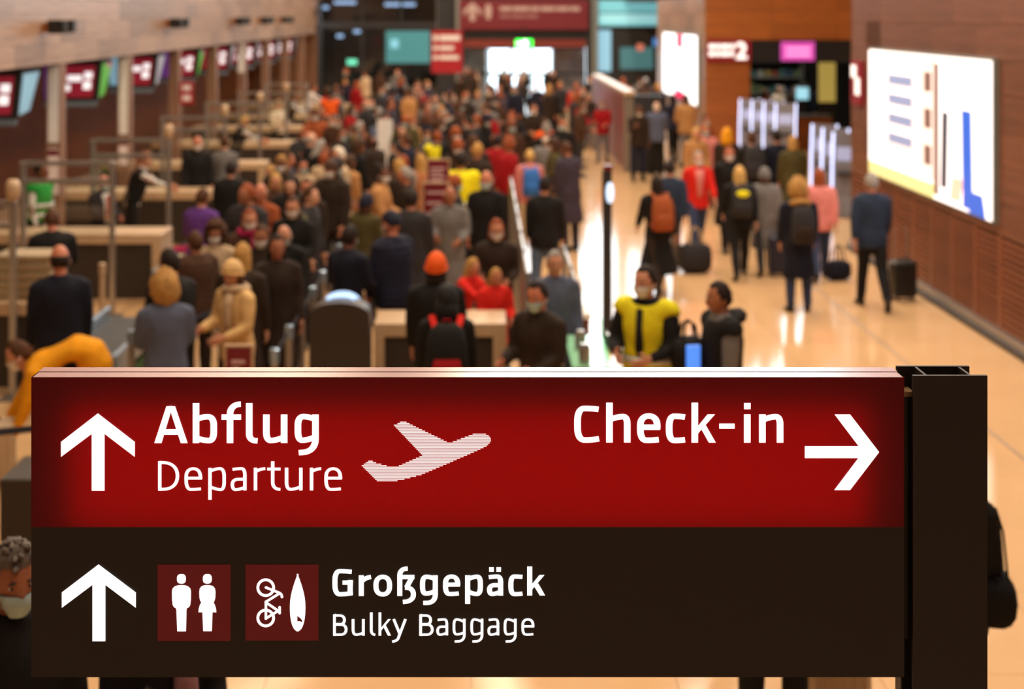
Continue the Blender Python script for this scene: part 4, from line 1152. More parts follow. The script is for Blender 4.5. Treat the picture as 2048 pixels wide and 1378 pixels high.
CACHE = {}
def body_mesh(pose):
    k = ('body', pose)
    if k in CACHE: return CACHE[k]
    J = SK[pose]; mb = MB()
    torso(mb, J, [(0.87,0.10,0.08,0),(0.92,0.15,0.10,0),(0.99,0.16,0.112,0.005),(1.09,0.138,0.10,0),(1.2,0.15,0.105,0),(1.32,0.17,0.115,0),(1.40,0.165,0.10,0.003),(1.45,0.11,0.075,0.004),(1.49,0.060,0.060,0.0),(1.54,0.052,0.055,-0.004)])
    for l in J['legs']: limb(mb, l[:3]+[l[2]+Vector((0,-0.03,-0.04))], [0.088, 0.058, 0.042, 0.04])
    for a in J['arms']: limb(mb, a[:3], [0.056, 0.043, 0.030])
    base = remesh(mb, 0.026, 2)
    fm = MB()
    fm.add([v.co for v in base.vertices], [list(p.vertices) for p in base.polygons], 0)
    bpy.data.meshes.remove(base)
    hm = J['head']
    # neck joins the head
    T = J['T']
    nb = T((0, 0.0, 1.44)); nt_ = hm @ Vector((0, 0.015, -0.06))
    fm.tube([nb, nb.lerp(nt_, 0.5), nt_], [(0.062, 0.06), (0.054, 0.056), (0.052, 0.058)], 12)
    grid_head(fm, lambda th, ph: head_r(th, ph), hm, 0)
    for s in (-1, 1):
        e = Matrix.Translation((s*0.079, 0.012, -0.012)) @ Matrix.Rotation(RAD(s*14), 4, 'Z')
        fm.ell((0,0,0), (0.010, 0.018, 0.030), 8, 6, 0, hm @ e)
        fm.ell((0,0,0), (0.0125, 0.008, 0.0055), 8, 5, 1, hm @ Matrix.Translation((s*0.033, -0.079, 0.007)))
        fm.ell((0,0,0), (0.0065, 0.006, 0.0065), 8, 5, 2, hm @ Matrix.Translation((s*0.033, -0.0835, 0.007)))
        fm.ell((0,0,0), (0.019, 0.006, 0.004), 8, 5, 2, hm @ Matrix.Translation((s*0.033, -0.090, 0.028)))
    fm.ell((0,0,0), (0.022, 0.006, 0.007), 8, 5, 3, hm @ Matrix.Translation((0, -0.097, -0.068)))
    for s, a in zip((-1, 1), J['arms']): add_hand(fm, a[2], a[3], s, 0)
    me = fm.mesh('body', [None]*0, True)
    for _ in range(4): me.materials.append(None)
    CACHE[k] = me
    return me

JACK = [(0.80,0.192,0.145,0.0),(0.86,0.20,0.15,0.0),(0.95,0.20,0.148,0.003),(1.06,0.182,0.138,0.0),(1.18,0.185,0.14,0.0),(1.30,0.20,0.148,0.0),(1.39,0.198,0.132,0.003),(1.44,0.155,0.11,0.004),(1.475,0.105,0.092,0.0),(1.52,0.085,0.085,-0.004)]
def top_mesh(kind, pose):
    k = (kind, pose)
    if k in CACHE: return CACHE[k]
    J = SK[pose]; mb = MB()
    g = {'jacket': 0.0, 'shirt': -0.022, 'puffer': 0.028, 'coat': 0.006, 'vest': 0.014}[kind]
    prof = [(z, rx+g, ry+g, yo) for z, rx, ry, yo in JACK]
    prof[-1] = (JACK[-1][0], JACK[-1][1]+g*0.3, JACK[-1][2]+g*0.3, JACK[-1][3])
    if kind == 'shirt': prof = prof[1:]
    if kind == 'vest': prof = [p for p in prof if 0.9 < p[0] < 1.5]
    if kind == 'coat':
        prof = [(0.46, 0.235, 0.205, 0), (0.60, 0.225, 0.19, 0), (0.72, 0.215, 0.172, 0)] + prof
        dzt = J['dz']
    torso(mb, J, prof)
    if kind == 'vest':
        for s, a in zip((-1, 1), J['arms']):
            sh, eb = a[0], a[1]
            limb(mb, [sh-Vector((s*0.06, 0, 0)), sh, sh.lerp(eb, 0.18)], [0.09, 0.102, 0.094])
    else:
        for s, a in zip((-1, 1), J['arms']):
            sh, eb, wr_, d = a
            gg = g*0.8
            limb(mb, [sh-Vector((s*0.05, 0, 0)), sh, eb, wr_-d*0.005], [0.075+gg, 0.078+gg, 0.062+gg, 0.046+gg*0.6])
    me = remesh(mb, 0.024 if kind != 'puffer' else 0.022, 3)
    if kind == 'puffer':      # quilted rolls
        for v in me.vertices:
            r = Vector((v.co.x, v.co.y, 0))
            if r.length > 0.02: v.co += r.normalized()*0.005*math.sin(v.co.z*2*math.pi/0.07)
    else:                     # soft folds
        for v in me.vertices:
            nz = mnoise.noise(Vector((v.co.x*9, v.co.y*9, v.co.z*5)))
            v.co += v.normal*0.010*nz
    me.polygons.foreach_set('use_smooth', [True]*len(me.polygons))
    me.materials.append(None)
    CACHE[k] = me
    return me
def low_mesh(kind, pose):
    k = (kind, pose)
    if k in CACHE: return CACHE[k]
    J = SK[pose]; mb = MB()
    if kind == 'trousers':
        torso(mb, J, [(0.85,0.11,0.10,0),(0.90,0.168,0.122,0),(0.97,0.172,0.124,0.004),(1.03,0.158,0.115,0)])
        for l in J['legs']: limb(mb, l[:3]+[l[2]+Vector((0,0,-0.02))], [0.102, 0.076, 0.060, 0.060])
    else:   # skirt
        torso(mb, J, [(0.36,0.30,0.26,0),(0.60,0.255,0.21,0),(0.80,0.20,0.155,0),(0.92,0.175,0.128,0),(1.03,0.155,0.112,0)])
    me = remesh(mb, 0.026, 2)
    for v in me.vertices:
        v.co += v.normal*0.007*mnoise.noise(Vector((v.co.x*8, v.co.y*8, v.co.z*6)))
    me.polygons.foreach_set('use_smooth', [True]*len(me.polygons)); me.materials.append(None)
    CACHE[k] = me
    return me
def shoe_mesh(pose, i):
    k = ('shoe', pose, i)
    if k in CACHE: return CACHE[k]
    l = SK[pose]['legs'][i]; a = l[2]; mb = MB()
    pit = max(0.0, -l[3]) if a.z > 0.11 else 0.0
    Mx = Matrix.Translation(a) @ Matrix.Rotation(pit, 4, 'X') @ Matrix.Rotation(RAD(8*(-1 if i == 0 else 1)), 4, 'Z')
    q = lambda y, w, h0, h1: [Mx @ Vector((w*math.cos(2*math.pi*t/10), y, (h0+h1)/2-0.08+(h1-h0)/2*math.sin(2*math.pi*t/10))) for t in range(10)]
    mb.rings([q(0.075, 0.020, 0.012, 0.06), q(0.06, 0.036, 0.002, 0.095), q(0.01, 0.042, 0.002, 0.11), q(-0.05, 0.045, 0.004, 0.085), q(-0.11, 0.047, 0.002, 0.06), q(-0.165, 0.040, 0.003, 0.045), q(-0.19, 0.022, 0.010, 0.035)])
    me = mb.mesh('shoe', None, True); me.materials.append(None)
    CACHE[k] = me
    return me
def smooth01(a, b, x):
    t = max(0, min(1, (x-a)/(b-a))); return t*t*(3-2*t)
def hair_mesh(style):
    k = ('hair', style)
    if k in CACHE: return CACHE[k]
    mb = MB(); I = Matrix.Identity(4)
    rnd_ = random.Random(sum(map(ord, style)))
    def shell(line_f, line_s, line_b, off, bump=0.0, seedv=0.0, flow=0.0):
        def fn(th, ph):
            p = head_r(th, ph, 0.0); c = math.cos(th)
            uf = smooth01(0.15, 0.55, c); ub = smooth01(0.0, 0.6, -c)
            line = line_f*uf + line_b*ub + line_s*(1-uf-ub)
            u = smooth01(line-0.012, line+0.012, p.z)
            nn = p.normalized()
            o_ = -0.016*(1-u)+off*u
            if bump: o_ += u*bump*mnoise.noise(nn*4.5+Vector((seedv, 0, 0)))
            return p+nn*o_
        return fn
    if style in ('short', 'bun', 'pony', 'long', 'bob'):
        grid_head(mb, shell(0.088, -0.012, -0.070, 0.011, 0.010, 1.0), I)
    if style == 'tousled':
        grid_head(mb, shell(0.070, 0.0, -0.075, 0.018, 0.022, 5.0), I)
        for q in range(40):
            th = rnd_.uniform(-math.pi, math.pi); ph = rnd_.uniform(0.35, 1.5)
            p = head_r(th, ph, 0)*1.10
            if p.z > 0.07: mb.tube([p*0.92, p*1.04, p*1.08+Vector((0.02*math.sin(3*th), -0.03, 0.004))], [0.016, 0.014, 0.004], 5)
    if style == 'bald':
        def fn(th, ph):
            p = head_r(th, ph, 0.0); c = math.cos(th)
            u = smooth01(-0.075, -0.05, p.z)*(1-smooth01(0.03, 0.055, p.z))*smooth01(0.25, -0.05, c)
            return p+p.normalized()*(-0.014*(1-u)+0.009*u)
        grid_head(mb, fn, I)
    if style == 'curly':
        grid_head(mb, shell(0.070, -0.08, -0.12, 0.060, 0.035, 3.0), I)
        for q in range(150):
            th = rnd_.uniform(0.8, 2*math.pi-0.8); ph = rnd_.uniform(-0.75, 1.45)
            p = head_r(th, ph, 0)*1.46
            if p.y < -0.05 and p.z < 0.07: continue
            r = rnd_.uniform(0.014, 0.024); mb.ell(p, (r, r, r), 6, 4)
    if style == 'bun':
        mb.ell((0, 0.075, 0.105), (0.045, 0.045, 0.042), 10, 8)
    if style == 'pony':
        mb.tube([(0, 0.085, 0.06), (0, 0.125, 0.03), (0, 0.135, -0.06), (0, 0.115, -0.16), (0, 0.11, -0.22)], [0.022, 0.032, 0.034, 0.024, 0.008], 8)
    if style in ('long', 'bob'):
        zl = -0.30 if style == 'long' else -0.15
        R = []
        for z, rx, y0, dep in ((0.085, 0.062, 0.0, 0.082), (0.05, 0.082, 0.0, 0.102), (0.0, 0.093, 0.0, 0.113), (-0.06, 0.097, 0.004, 0.108), (-0.12, 0.098, 0.012, 0.094), (-0.12+(zl+0.12)*0.5, 0.100, 0.02, 0.084), (zl+0.03, 0.088, 0.03, 0.070), (zl, 0.060, 0.03, 0.045)):
            ring = []
            for i in range(18):                # horseshoe section, open to the face
                t = i/8.5 if i < 9 else (17-i)/8.5
                inner = i >= 9
                a = -0.25*math.pi+1.5*math.pi*min(1, (i/8 if i < 9 else (17-i)/8))
                r = 1.0 if not inner else 0.72
                ring.append((rx*r*math.cos(a), y0+dep*r*math.sin(a) if math.sin(a) > 0 else y0+0.03*r*math.sin(a), z+0.012*math.sin(5*a)*(z < -0.1)))
            R.append(ring)
        mb.rings(R)
    if style == 'beanie':
        grid_head(mb, shell(0.035, 0.005, -0.045, 0.022, 0.0), I)
        mb.tube([(0.0+0.093*math.sin(a), -0.108*math.cos(a)+0.004, 0.036*max(0, math.cos(a))+0.004-0.04*max(0, -math.cos(a))) for a in [2*math.pi*k/20 for k in range(21)]], [(0.014, 0.012)]*21, 6)
    if style == 'cap':
        grid_head(mb, shell(0.048, 0.02, -0.02, 0.018, 0.0), I)
        mb.add([(-0.07,-0.085,0.05),(0.07,-0.085,0.05),(0.06,-0.16,0.035),(0,-0.185,0.032),(-0.06,-0.16,0.035),(-0.07,-0.085,0.058),(0.07,-0.085,0.058),(0.06,-0.16,0.042),(0,-0.185,0.039),(-0.06,-0.16,0.042)],
               [(0,4,3,2,1),(5,6,7,8,9),(0,1,6,5),(1,2,7,6),(2,3,8,7),(3,4,9,8),(4,0,5,9)])
    if style == 'hoodup':
        grid_head(mb, shell(0.075, -0.15, -0.2, 0.034, 0.01, 2.0), I)
        mb.tube([(0, 0.02, 0.02), (0, 0.045, -0.10), (0, 0.05, -0.19)], [(0.105, 0.11), (0.105, 0.095), (0.12, 0.09)], 12)
    me = mb.mesh('hair', None, True); me.materials.append(None)
    CACHE[k] = me
    return me
def mask_mesh():
    if 'mask' in CACHE: return CACHE['mask']
    mb = MB(); rows = []
    for j in range(7):
        ph = -1.02+0.86*j/6
        row_ = []
        for i in range(13):
            th = -1.15+2.3*i/12
            p = head_r(th, ph, 0.55); n_ = Vector((p.x, p.y*1.1, p.z*0.5)).normalized()
            edge = min(1.0, min(i, 12-i)/2, (min(j, 6-j)+0.6)/1.6)
            row_.append(p+n_*(0.003+0.017*edge))
        rows.append(row_)
    vs = [p for r in rows for p in r]; fs = [(j*13+i, j*13+i+1, (j+1)*13+i+1, (j+1)*13+i) for j in range(6) for i in range(12)]
    n0 = len(vs)
    vs2 = [p-p.normalized()*0.006 for p in vs]
    fs2 = [tuple(n0+i for i in f[::-1]) for f in fs]
    mb.add(vs+vs2, fs+fs2)
    for s in (-1, 1):
        for z in (-0.03, -0.075):
            a = head_r(s*1.1, -0.25 if z > -0.05 else -0.75, 0)*1.03
            mb.tube([a, Vector((s*0.083, -0.02, (a.z-0.012)/2)), Vector((s*0.088, 0.022, -0.012))], 0.0025, 4)
    me = mb.mesh('face_mask', None, True); me.materials.append(None)
    CACHE['mask'] = me
    return me
def extra_mesh(kind, pose):
    k = (kind, pose)
    if k in CACHE: return CACHE[k]
    J = SK[pose]; T = J['T']; mb = MB()
    if kind == 'hood':
        pts = []; rr = []
        for i in range(15):
            a = -0.15*math.pi+1.3*math.pi*i/14
            pts.append(T((0.118*math.cos(a), 0.035+0.105*math.sin(a), 1.475-0.012*math.cos(2*a))))
            w = max(0, math.sin(a)); rr.append((0.030+0.040*w, 0.030+0.022*w))
        mb.tube(pts, rr, 8)
    if kind == 'scarf':
        mb.tube([T((0.105*math.cos(a), 0.005-0.10*math.sin(a), 1.49+0.012*math.sin(2*a))) for a in [2*math.pi*i/16 for i in range(17)]], [(0.045, 0.038)]*17, 8)
        mb.tube([T((0.06, -0.12, 1.46)), T((0.065, -0.165, 1.36)), T((0.07, -0.175, 1.2)), T((0.075, -0.17, 1.08))], [(0.04, 0.03), (0.05, 0.022), (0.055, 0.02), (0.055, 0.018)], 8)
    if kind == 'fur_trim':
        hm = J['head']
        mb.tube([hm @ Vector((0.118*math.sin(a), -0.045-0.02*math.cos(a), 0.0+0.135*math.cos(a))) for a in [2*math.pi*i/22 for i in range(23)]], [0.030+0.006*(i % 2) for i in range(23)], 7)
    if kind.startswith('band'):
        z0, z1 = {'bandlow': (1.03, 1.08), 'bandmid': (1.16, 1.21)}[kind]
        R = []
        for z, e in ((z0, 0.0), (z0, 0.012), (z1, 0.012), (z1, 0.0)):
            R.append([T(((0.214+e)*math.cos(2*math.pi*i/24), (0.172+e)*math.sin(2*math.pi*i/24), z)) for i in range(24)])
        mb.rings(R, cap=False)
    if kind == 'tie':
        mb.add([T((-0.02,-0.165,1.45)), T((0.02,-0.165,1.45)), T((0.032,-0.178,1.15)), T((0,-0.178,1.06)), T((-0.032,-0.178,1.15)),
                T((-0.02,-0.13,1.45)), T((0.02,-0.13,1.45)), T((0.032,-0.14,1.15)), T((0,-0.14,1.06)), T((-0.032,-0.14,1.15))],
               [(0,1,2,3,4),(9,8,7,6,5),(0,5,6,1),(1,6,7,2),(2,7,8,3),(3,8,9,4),(4,9,5,0)])
    if kind == 'shirt_front':
        mb.add([T((-0.075,-0.135,1.47)), T((0.075,-0.135,1.47)), T((0.055,-0.158,1.3)), T((0.035,-0.158,1.0)), T((-0.035,-0.158,1.0)), T((-0.055,-0.158,1.3)),
                T((-0.075,-0.08,1.47)), T((0.075,-0.08,1.47)), T((0.055,-0.1,1.3)), T((0.035,-0.1,1.0)), T((-0.035,-0.1,1.0)), T((-0.055,-0.1,1.3))],
               [(0,1,2,3,4,5),(11,10,9,8,7,6)]+[(i, i+6, (i+1) % 6+6, (i+1) % 6) for i in range(6)])
    me = mb.mesh(kind, None, True); me.materials.append(None)
    CACHE[k] = me
    return me

def cloth(col, rough=0.85, kind='cloth'):
    return M('%s_%d_%d_%d' % ((kind,)+tuple(col)), col, rough=rough, var=0.10, scale=14, bump=0.12, spec=0.25)
SKINS = {'light': (200, 140, 110), 'pale': (214, 160, 132), 'tan': (168, 108, 78), 'brown': (112, 68, 46), 'ruddy': (194, 122, 94)}
def skinm(s): return M('skin_'+s, SKINS[s], rough=0.5, var=0.05, scale=20, spec=0.35)
EYEW = M('eye_white', (225, 220, 214), rough=0.3, var=0); EYED = M('eye_dark', (40, 28, 22), rough=0.3, var=0); LIPS = M('lips', (168, 92, 84), rough=0.5, var=0)
C = dict(black=(24, 22, 22), charcoal=(46, 44, 46), navy=(28, 30, 48), dnavy=(20, 22, 36), brown=(72, 48, 34), dbrown=(46, 34, 26), olive=(74, 66, 34), grey=(112, 108, 106), beige=(188, 162, 130),
         cream=(222, 206, 180), white=(226, 222, 218), red=(206, 34, 24), crimson=(150, 16, 22), rust=(150, 76, 40), orange=(232, 92, 26), yellow=(240, 226, 20), hivis=(226, 214, 30), mustard=(224, 150, 16), purple=(92, 52, 128),
         green=(40, 150, 60), denim=(84, 100, 126), jeans=(50, 62, 92), pink=(214, 130, 124), magenta=(150, 22, 70), bluegrey=(84, 90, 110), plum=(58, 50, 62), teal=(40, 96, 104), blue=(50, 104, 176), plaid=(168, 108, 70), slate=(38, 50, 70),
         blond=(206, 164, 96), dblond=(176, 132, 72), hbrown=(78, 48, 28), hdark=(36, 26, 22), hgrey=(150, 144, 138), hsalt=(104, 94, 86), hwhite=(220, 206, 188), hred=(142, 70, 34), camel=(180, 130, 80), knit=(216, 178, 120), mauve=(150, 110, 116))
CN = dict(black='black', charcoal='charcoal', navy='navy', dnavy='dark navy', brown='brown', dbrown='dark brown', olive='olive', grey='grey', beige='beige', cream='cream', white='white', red='bright red', crimson='crimson',
          rust='rust', plum='plum grey', denim='denim blue', jeans='blue jean', bluegrey='blue-grey', camel='camel', teal='teal', pink='pink', slate='slate blue', magenta='magenta', plaid='tan plaid')
HN = dict(blond='blond', dblond='dark blond', hbrown='brown', hdark='dark', hgrey='grey', hwhite='white', hred='red-brown')

def blocked(x, y):
    for q in range(-1, 7):
        yq = DY0+PSP*q
        if -7.8 < x < -4.1 and yq-0.28 < y < yq+0.98: return True
        if -4.4 < x < -3.3 and yq-1.15 < y < yq+1.6: return True
    return any(abs(x-a) < 0.42 and abs(y-b) < 0.4 for a, b in ((-0.595, 18.6), (-0.62, 20.4)))
def set_mat(o, mats):
    for i, m in enumerate(mats):
        o.material_slots[i].link = 'OBJECT'; o.material_slots[i].material = m
PEOPLE = []
def person(label, px=None, py=None, h=1.72, face=0, pose='stand', top=('jacket', 'black'), low=('trousers', 'charcoal'), hair=('short', 'hbrown'), skin='light', mask=None,
           extras=(), shoes='black', group=None, pos=None, under=None, turn=0):
    J = SK[pose]; sc = h/1.75
    if pos is None:
        s = (py-VPY)/(H-J['top']*sc); pos = ((px-VPX)/s, FPX/s)
        n_ = 0
        while n_ < 24 and (blocked(*pos) or any((pos[0]-a)**2+(pos[1]-b)**2 < 0.52**2 for a, b, _ in PEOPLE)):
            k_ = (pos[1]+0.10)/pos[1]; pos = (pos[0]*k_, pos[1]*k_); n_ += 1
    o = link('person', body_mesh(pose), None, (pos[0], pos[1], 0)); o.rotation_euler = (0, 0, RAD(face)); o.scale = (sc, sc, sc)
    set_mat(o, [skinm(skin), EYEW, EYED, LIPS])
    tag(o, label, 'person', group)
    def child(name, me, mats, mat4=None):
        c = link(name, me, o); set_mat(c, mats)
        if mat4 is not None: c.matrix_local = mat4
        return c
    child(low[0], low_mesh(low[0], pose), [cloth(C[low[1]])])
    if low[0] == 'skirt': child('tights', low_mesh('trousers', pose), [cloth(C['dbrown'])]).scale = (1, 1, 1)
    nm = {'jacket': 'jacket', 'shirt': 'shirt', 'puffer': 'puffer_jacket', 'coat': 'coat'}[top[0]]
    child(nm, top_mesh(top[0], pose), [cloth(C[top[1]])])
    for i in (0, 1): child('shoe', shoe_mesh(pose, i), [cloth(C[shoes], 0.5, 'leather')])
    if hair:
        nm = {'beanie': 'beanie', 'cap': 'cap', 'hoodup': 'hood'}.get(hair[0], 'hair')
        child(nm, hair_mesh(hair[0]), [cloth(C[hair[1]], 0.7, 'hair')], J['head'])
        if hair[0] == 'beanie' and len(hair) > 2: child('hair', hair_mesh('bob'), [cloth(C[hair[2]], 0.7, 'hair')], J['head'] @ Matrix.Scale(0.97, 4))
    if mask: child('face_mask', mask_mesh(), [cloth(dict(white=(226, 222, 216), blue=(176, 204, 206), black=(30, 30, 32))[mask], 0.8, 'mask')], J['head'])
    for e in extras:
        if e[0] == 'vest':
            v = child('vest', top_mesh('vest', pose), [cloth(C[e[1]])])
            if len(e) > 2:
                for b_ in e[2:]:
                    c = link('reflective_band', extra_mesh(b_, pose), v); set_mat(c, [M('reflective_tape', (196, 196, 190), rough=0.35, metal=0.2)])
        else:
            child({'fur_trim': 'fur_trim'}.get(e[0], e[0]), extra_mesh(e[0], pose), [cloth(C[e[1]])])
    PEOPLE.append((pos[0], pos[1], o))
    return o

# bags
def on_person(o, local): return o.matrix_basis @ Vector(local)
def backpack(o, col, label, pocket=None, z=1.20, depth=0.155, group=None, strap=None, big=1.0, flap=None):
    bpy.context.view_layer.update()
    p = on_person(o, (0, depth, z)); sc = o.scale[0]*big
    t = thing('backpack', label, 'backpack', p, o.rotation_euler.z, group)
    t.scale = (sc, sc, sc)
    mc = cloth(C[col]); pc = cloth(C[pocket or col])
    mb = MB(); R = []
    for zz, w, y0, y1 in ((-0.25, 0.12, 0.02, 0.13), (-0.23, 0.15, 0.0, 0.17), (-0.08, 0.16, 0.0, 0.19), (0.10, 0.155, 0.0, 0.17), (0.20, 0.13, 0.0, 0.13), (0.245, 0.08, 0.02, 0.09)):
        R.append([(w*math.copysign(abs(math.cos(a))**0.6, math.cos(a)), (y0+y1)/2+(y1-y0)/2*math.copysign(abs(math.sin(a))**0.6, math.sin(a)), zz) for a in [2*math.pi*k/16 for k in range(16)]])
    mb.rings(R).build('body', mc, t, smooth=True)
    R = []
    for zz, w, d in ((-0.21, 0.09, 0.03), (-0.19, 0.115, 0.05), (-0.06, 0.115, 0.05), (0.0, 0.10, 0.03)):
        R.append([(w*math.copysign(abs(math.cos(a))**0.6, math.cos(a)), 0.165+d*math.copysign(abs(math.sin(a))**0.6, math.sin(a)), zz) for a in [2*math.pi*k/14 for k in range(14)]])
    MB().rings(R).build('pocket', pc, t, smooth=True)
    if flap:
        MB().ell((0, 0.12, 0.11), (0.125, 0.062, 0.075), 12, 8).build('flap', cloth(C[flap]), t, smooth=True)
    MB().tube([(-0.03, 0.05, 0.235), (-0.025, 0.05, 0.275), (0.025, 0.05, 0.275), (0.03, 0.05, 0.235)], 0.008, 6).build('handle', pc, t)
    for s in (-1, 1):
        MB().tube([(s*0.09, 0.005, 0.21), (s*0.115, -0.10, 0.275), (s*0.12, -0.27, 0.20), (s*0.125, -0.315, 0.05), (s*0.15, -0.22, -0.12), (s*0.13, 0.01, -0.20)], [(0.026, 0.008)]*6, 6, side=(1,0,0)).build('strap', cloth(C[strap or col]), t)
    return t
def suitcase(X, Y, rz, col, label, h=0.56, w=0.38, d=0.24, ribs=True, handle=True, group=None, name='suitcase'):
    t = thing(name, label, 'suitcase', (X, Y, 0), rz, group)
    m = M('shell_%d_%d_%d' % C[col], C[col], rough=0.4, var=0.05)
    MB().box(-w/2, w/2, -d/2, d/2, 0.05, h).build('shell', m, t, bevel=0.03)
    if ribs:
        for i in range(6):
            x = -w/2+w*(i+0.8)/6.6
            MB().box(x-0.012, x+0.012, -d/2-0.006, d/2+0.006, 0.09, h-0.04).build('rib', m, t, bevel=0.004)
    for sx in (-1, 1):
        for sy in (-1, 1):
            MB().tube([(sx*(w/2-0.05)-0.012, sy*(d/2-0.05), 0.026), (sx*(w/2-0.05)+0.012, sy*(d/2-0.05), 0.026)], 0.026, 10).build('wheel', m_black, t)
    if handle:
        hz = h+0.42
        MB().tube([(-0.09, d/2-0.04, h-0.02), (-0.09, d/2-0.04, hz), (0.09, d/2-0.04, hz), (0.09, d/2-0.04, h-0.02)], 0.009, 6).build('pull_handle', m_steel, t)
    MB().tube([(-0.07, 0, h-0.005), (-0.05, 0, h+0.03), (0.05, 0, h+0.03), (0.07, 0, h-0.005)], 0.011, 6).build('grip', m_black, t)
    return t
def duffel(X, Y, Z, rz, col, label, L_=0.5, r=0.17, name='travel_bag', top_h=0.22, handle_mat=None):
    t = thing(name, label, 'bag', (X, Y, Z), rz)
    m = cloth(C[col]); R = []
    for k, f in ((-1, 0.55), (-0.92, 0.85), (-0.6, 1.0), (0, 1.04), (0.6, 1.0), (0.92, 0.85), (1, 0.55)):
        R.append([(k*L_/2, r*f*math.copysign(abs(math.cos(a))**0.75, math.cos(a))*0.8, r*0.95+r*0.95*f*math.copysign(abs(math.sin(a))**0.75, math.sin(a))) for a in [2*math.pi*q/14 for q in range(14)]])
    MB().rings(R).build('body', m, t, smooth=True)
    for s in (-1, 1):
        MB().tube([(-L_*0.22, s*0.06, 2*r*0.93), (-L_*0.16, s*0.04, 2*r+top_h*0.7), (0, s*0.015, 2*r+top_h), (L_*0.16, s*0.04, 2*r+top_h*0.7), (L_*0.22, s*0.06, 2*r*0.93)], [(0.012, 0.006)]*5, 6).build('handle', handle_mat or m_black, t)
    bx('zip', t, (-L_*0.42, L_*0.42, -0.006, 0.006, 2*r*0.985, 2*r*1.0), m_black)
    return t

# ---- staff behind and around the desks
person('clerk in a white shirt and bright green vest behind the desks', 78, 324, 1.80, 75, 'stand', ('shirt', 'white'), ('trousers', 'black'), ('short', 'hdark'), 'brown', extras=[('vest', 'green', 'bandlow', 'bandmid')])
person('bald clerk in black with pale mask working behind a desk', None, None, 1.57, 55, 'wait', ('jacket', 'dnavy'), ('trousers', 'black'), ('bald', 'hgrey'), 'ruddy', 'blue', [('shirt_front', 'white'), ('tie', 'crimson')], pos=(-5.50, 20.55))
person('clerk in white sleeves and black waistcoat reaching over the desk', 265, 305, 1.72, 95, 'reach', ('shirt', 'white'), ('trousers', 'black'), ('pony', 'hred'), 'light', None, [('vest', 'black')])
person('clerk in white sleeves and dark waistcoat below the short-plated pillar', 470, 232, 1.70, 100, 'reach', ('shirt', 'white'), ('trousers', 'black'), ('bun', 'blond'), 'light', None, [('vest', 'black')])
person('clerk with grey hair and white mask in the fourth bay', 394, 282, 1.78, 20, 'stand', ('jacket', 'black'), ('trousers', 'black'), ('bald', 'hgrey'), 'ruddy', 'white')
person('clerk in pale blouse standing behind the fifth-bay desk', 556, 200, 1.68, 40, 'talk', ('shirt', 'cream'), ('trousers', 'black'), ('bob', 'blond'), 'pale')
person('clerk in white sleeves and black waistcoat at the sixth-bay desk', 575, 185, 1.75, 80, 'reach', ('shirt', 'white'), ('trousers', 'black'), ('short', 'hdark'), 'tan', None, [('vest', 'black')])
person('clerk in bright white shirt beyond the sixth-bay desk', 612, 168, 1.80, 110, 'reach', ('shirt', 'white'), ('trousers', 'black'), ('short', 'hbrown'), 'ruddy')
# ---- near left
o = person('bald person in a dark navy jumper standing with back turned by the conveyor', 121, 491, 1.84, 205, 'stand', ('jacket', 'dnavy'), ('trousers', 'black'), ('bald', 'hdark'), 'ruddy', 'white')
person('person in a black coat behind the navy jumper at the desk', 105, 421, 1.76, 200, 'phone', ('coat', 'black'), ('trousers', 'black'), ('short', 'hbrown'), 'ruddy')
person('person in a mustard yellow jumper bending over a suitcase', None, None, 1.76, -78, 'bend', ('jacket', 'mustard'), ('trousers', 'dbrown'), ('short', 'hbrown'), 'light', 'white', pos=(-3.29, 12.1))
suitcase(-4.05, 11.75, RAD(15), 'beige', 'beige ribbed suitcase under the bending person', h=0.54, handle=False)
person('person with a large curly blond afro and blue-grey coat', 332, 552, 1.66, 200, 'wait', ('coat', 'bluegrey'), ('trousers', 'charcoal'), ('curly', 'dblond'), 'tan')
person('dark-haired person in black leaning beside the curly blond afro', 347, 500, 1.77, 230, 'wait', ('jacket', 'black'), ('trousers', 'black'), ('short', 'hdark'), 'tan', 'black')
person('woman in a cream patterned jacket, knit hat and thick scarf', 474, 520, 1.66, -40, 'wait', ('jacket', 'knit'), ('trousers', 'brown'), ('beanie', 'knit', 'hbrown'), 'light', None, [('scarf', 'beige')])
person('blond person in dark coat right behind the knit hat', 482, 488, 1.70, 170, 'stand', ('coat', 'dbrown'), ('trousers', 'black'), ('long', 'dblond'), 'pale')
person('person with long brown hair, white mask and dark coat in the queue front', 527, 449, 1.70, -15, 'wait', ('coat', 'dbrown'), ('trousers', 'black'), ('long', 'hbrown'), 'tan', 'white')
person('red-haired person with white mask and brown jacket in the queue', 498, 417, 1.70, 10, 'wait', ('jacket', 'brown'), ('trousers', 'charcoal'), ('bob', 'hred'), 'light', 'white', [('scarf', 'magenta')])
person('curly brown-haired person with white mask and open beige coat', 432, 446, 1.62, 0, 'stand', ('coat', 'beige'), ('trousers', 'grey'), ('curly', 'hbrown'), 'tan', 'white')
person('tall person with brown hair and white mask in a long dark coat', 588, 392, 1.78, -10, 'wait', ('coat', 'black'), ('trousers', 'black'), ('bob', 'hbrown'), 'light', 'white', [('hood', 'olive')])
person('person with long dark hair in a long brown leather coat by the belt posts', 552, 472, 1.72, 20, 'stand', ('coat', 'dbrown'), ('trousers', 'dbrown'), ('long', 'hdark'), 'tan')
person('person in dark olive jacket with white mask behind the long dark coat', 614, 357, 1.76, 0, 'stand', ('jacket', 'dbrown'), ('trousers', 'black'), ('short', 'hbrown'), 'ruddy', 'white')
person('white-haired person in an open beige coat over black', 682, 294, 1.86, -62, 'stand', ('coat', 'beige'), ('trousers', 'beige'), ('short', 'hwhite'), 'ruddy', None, [('shirt_front', 'black')])
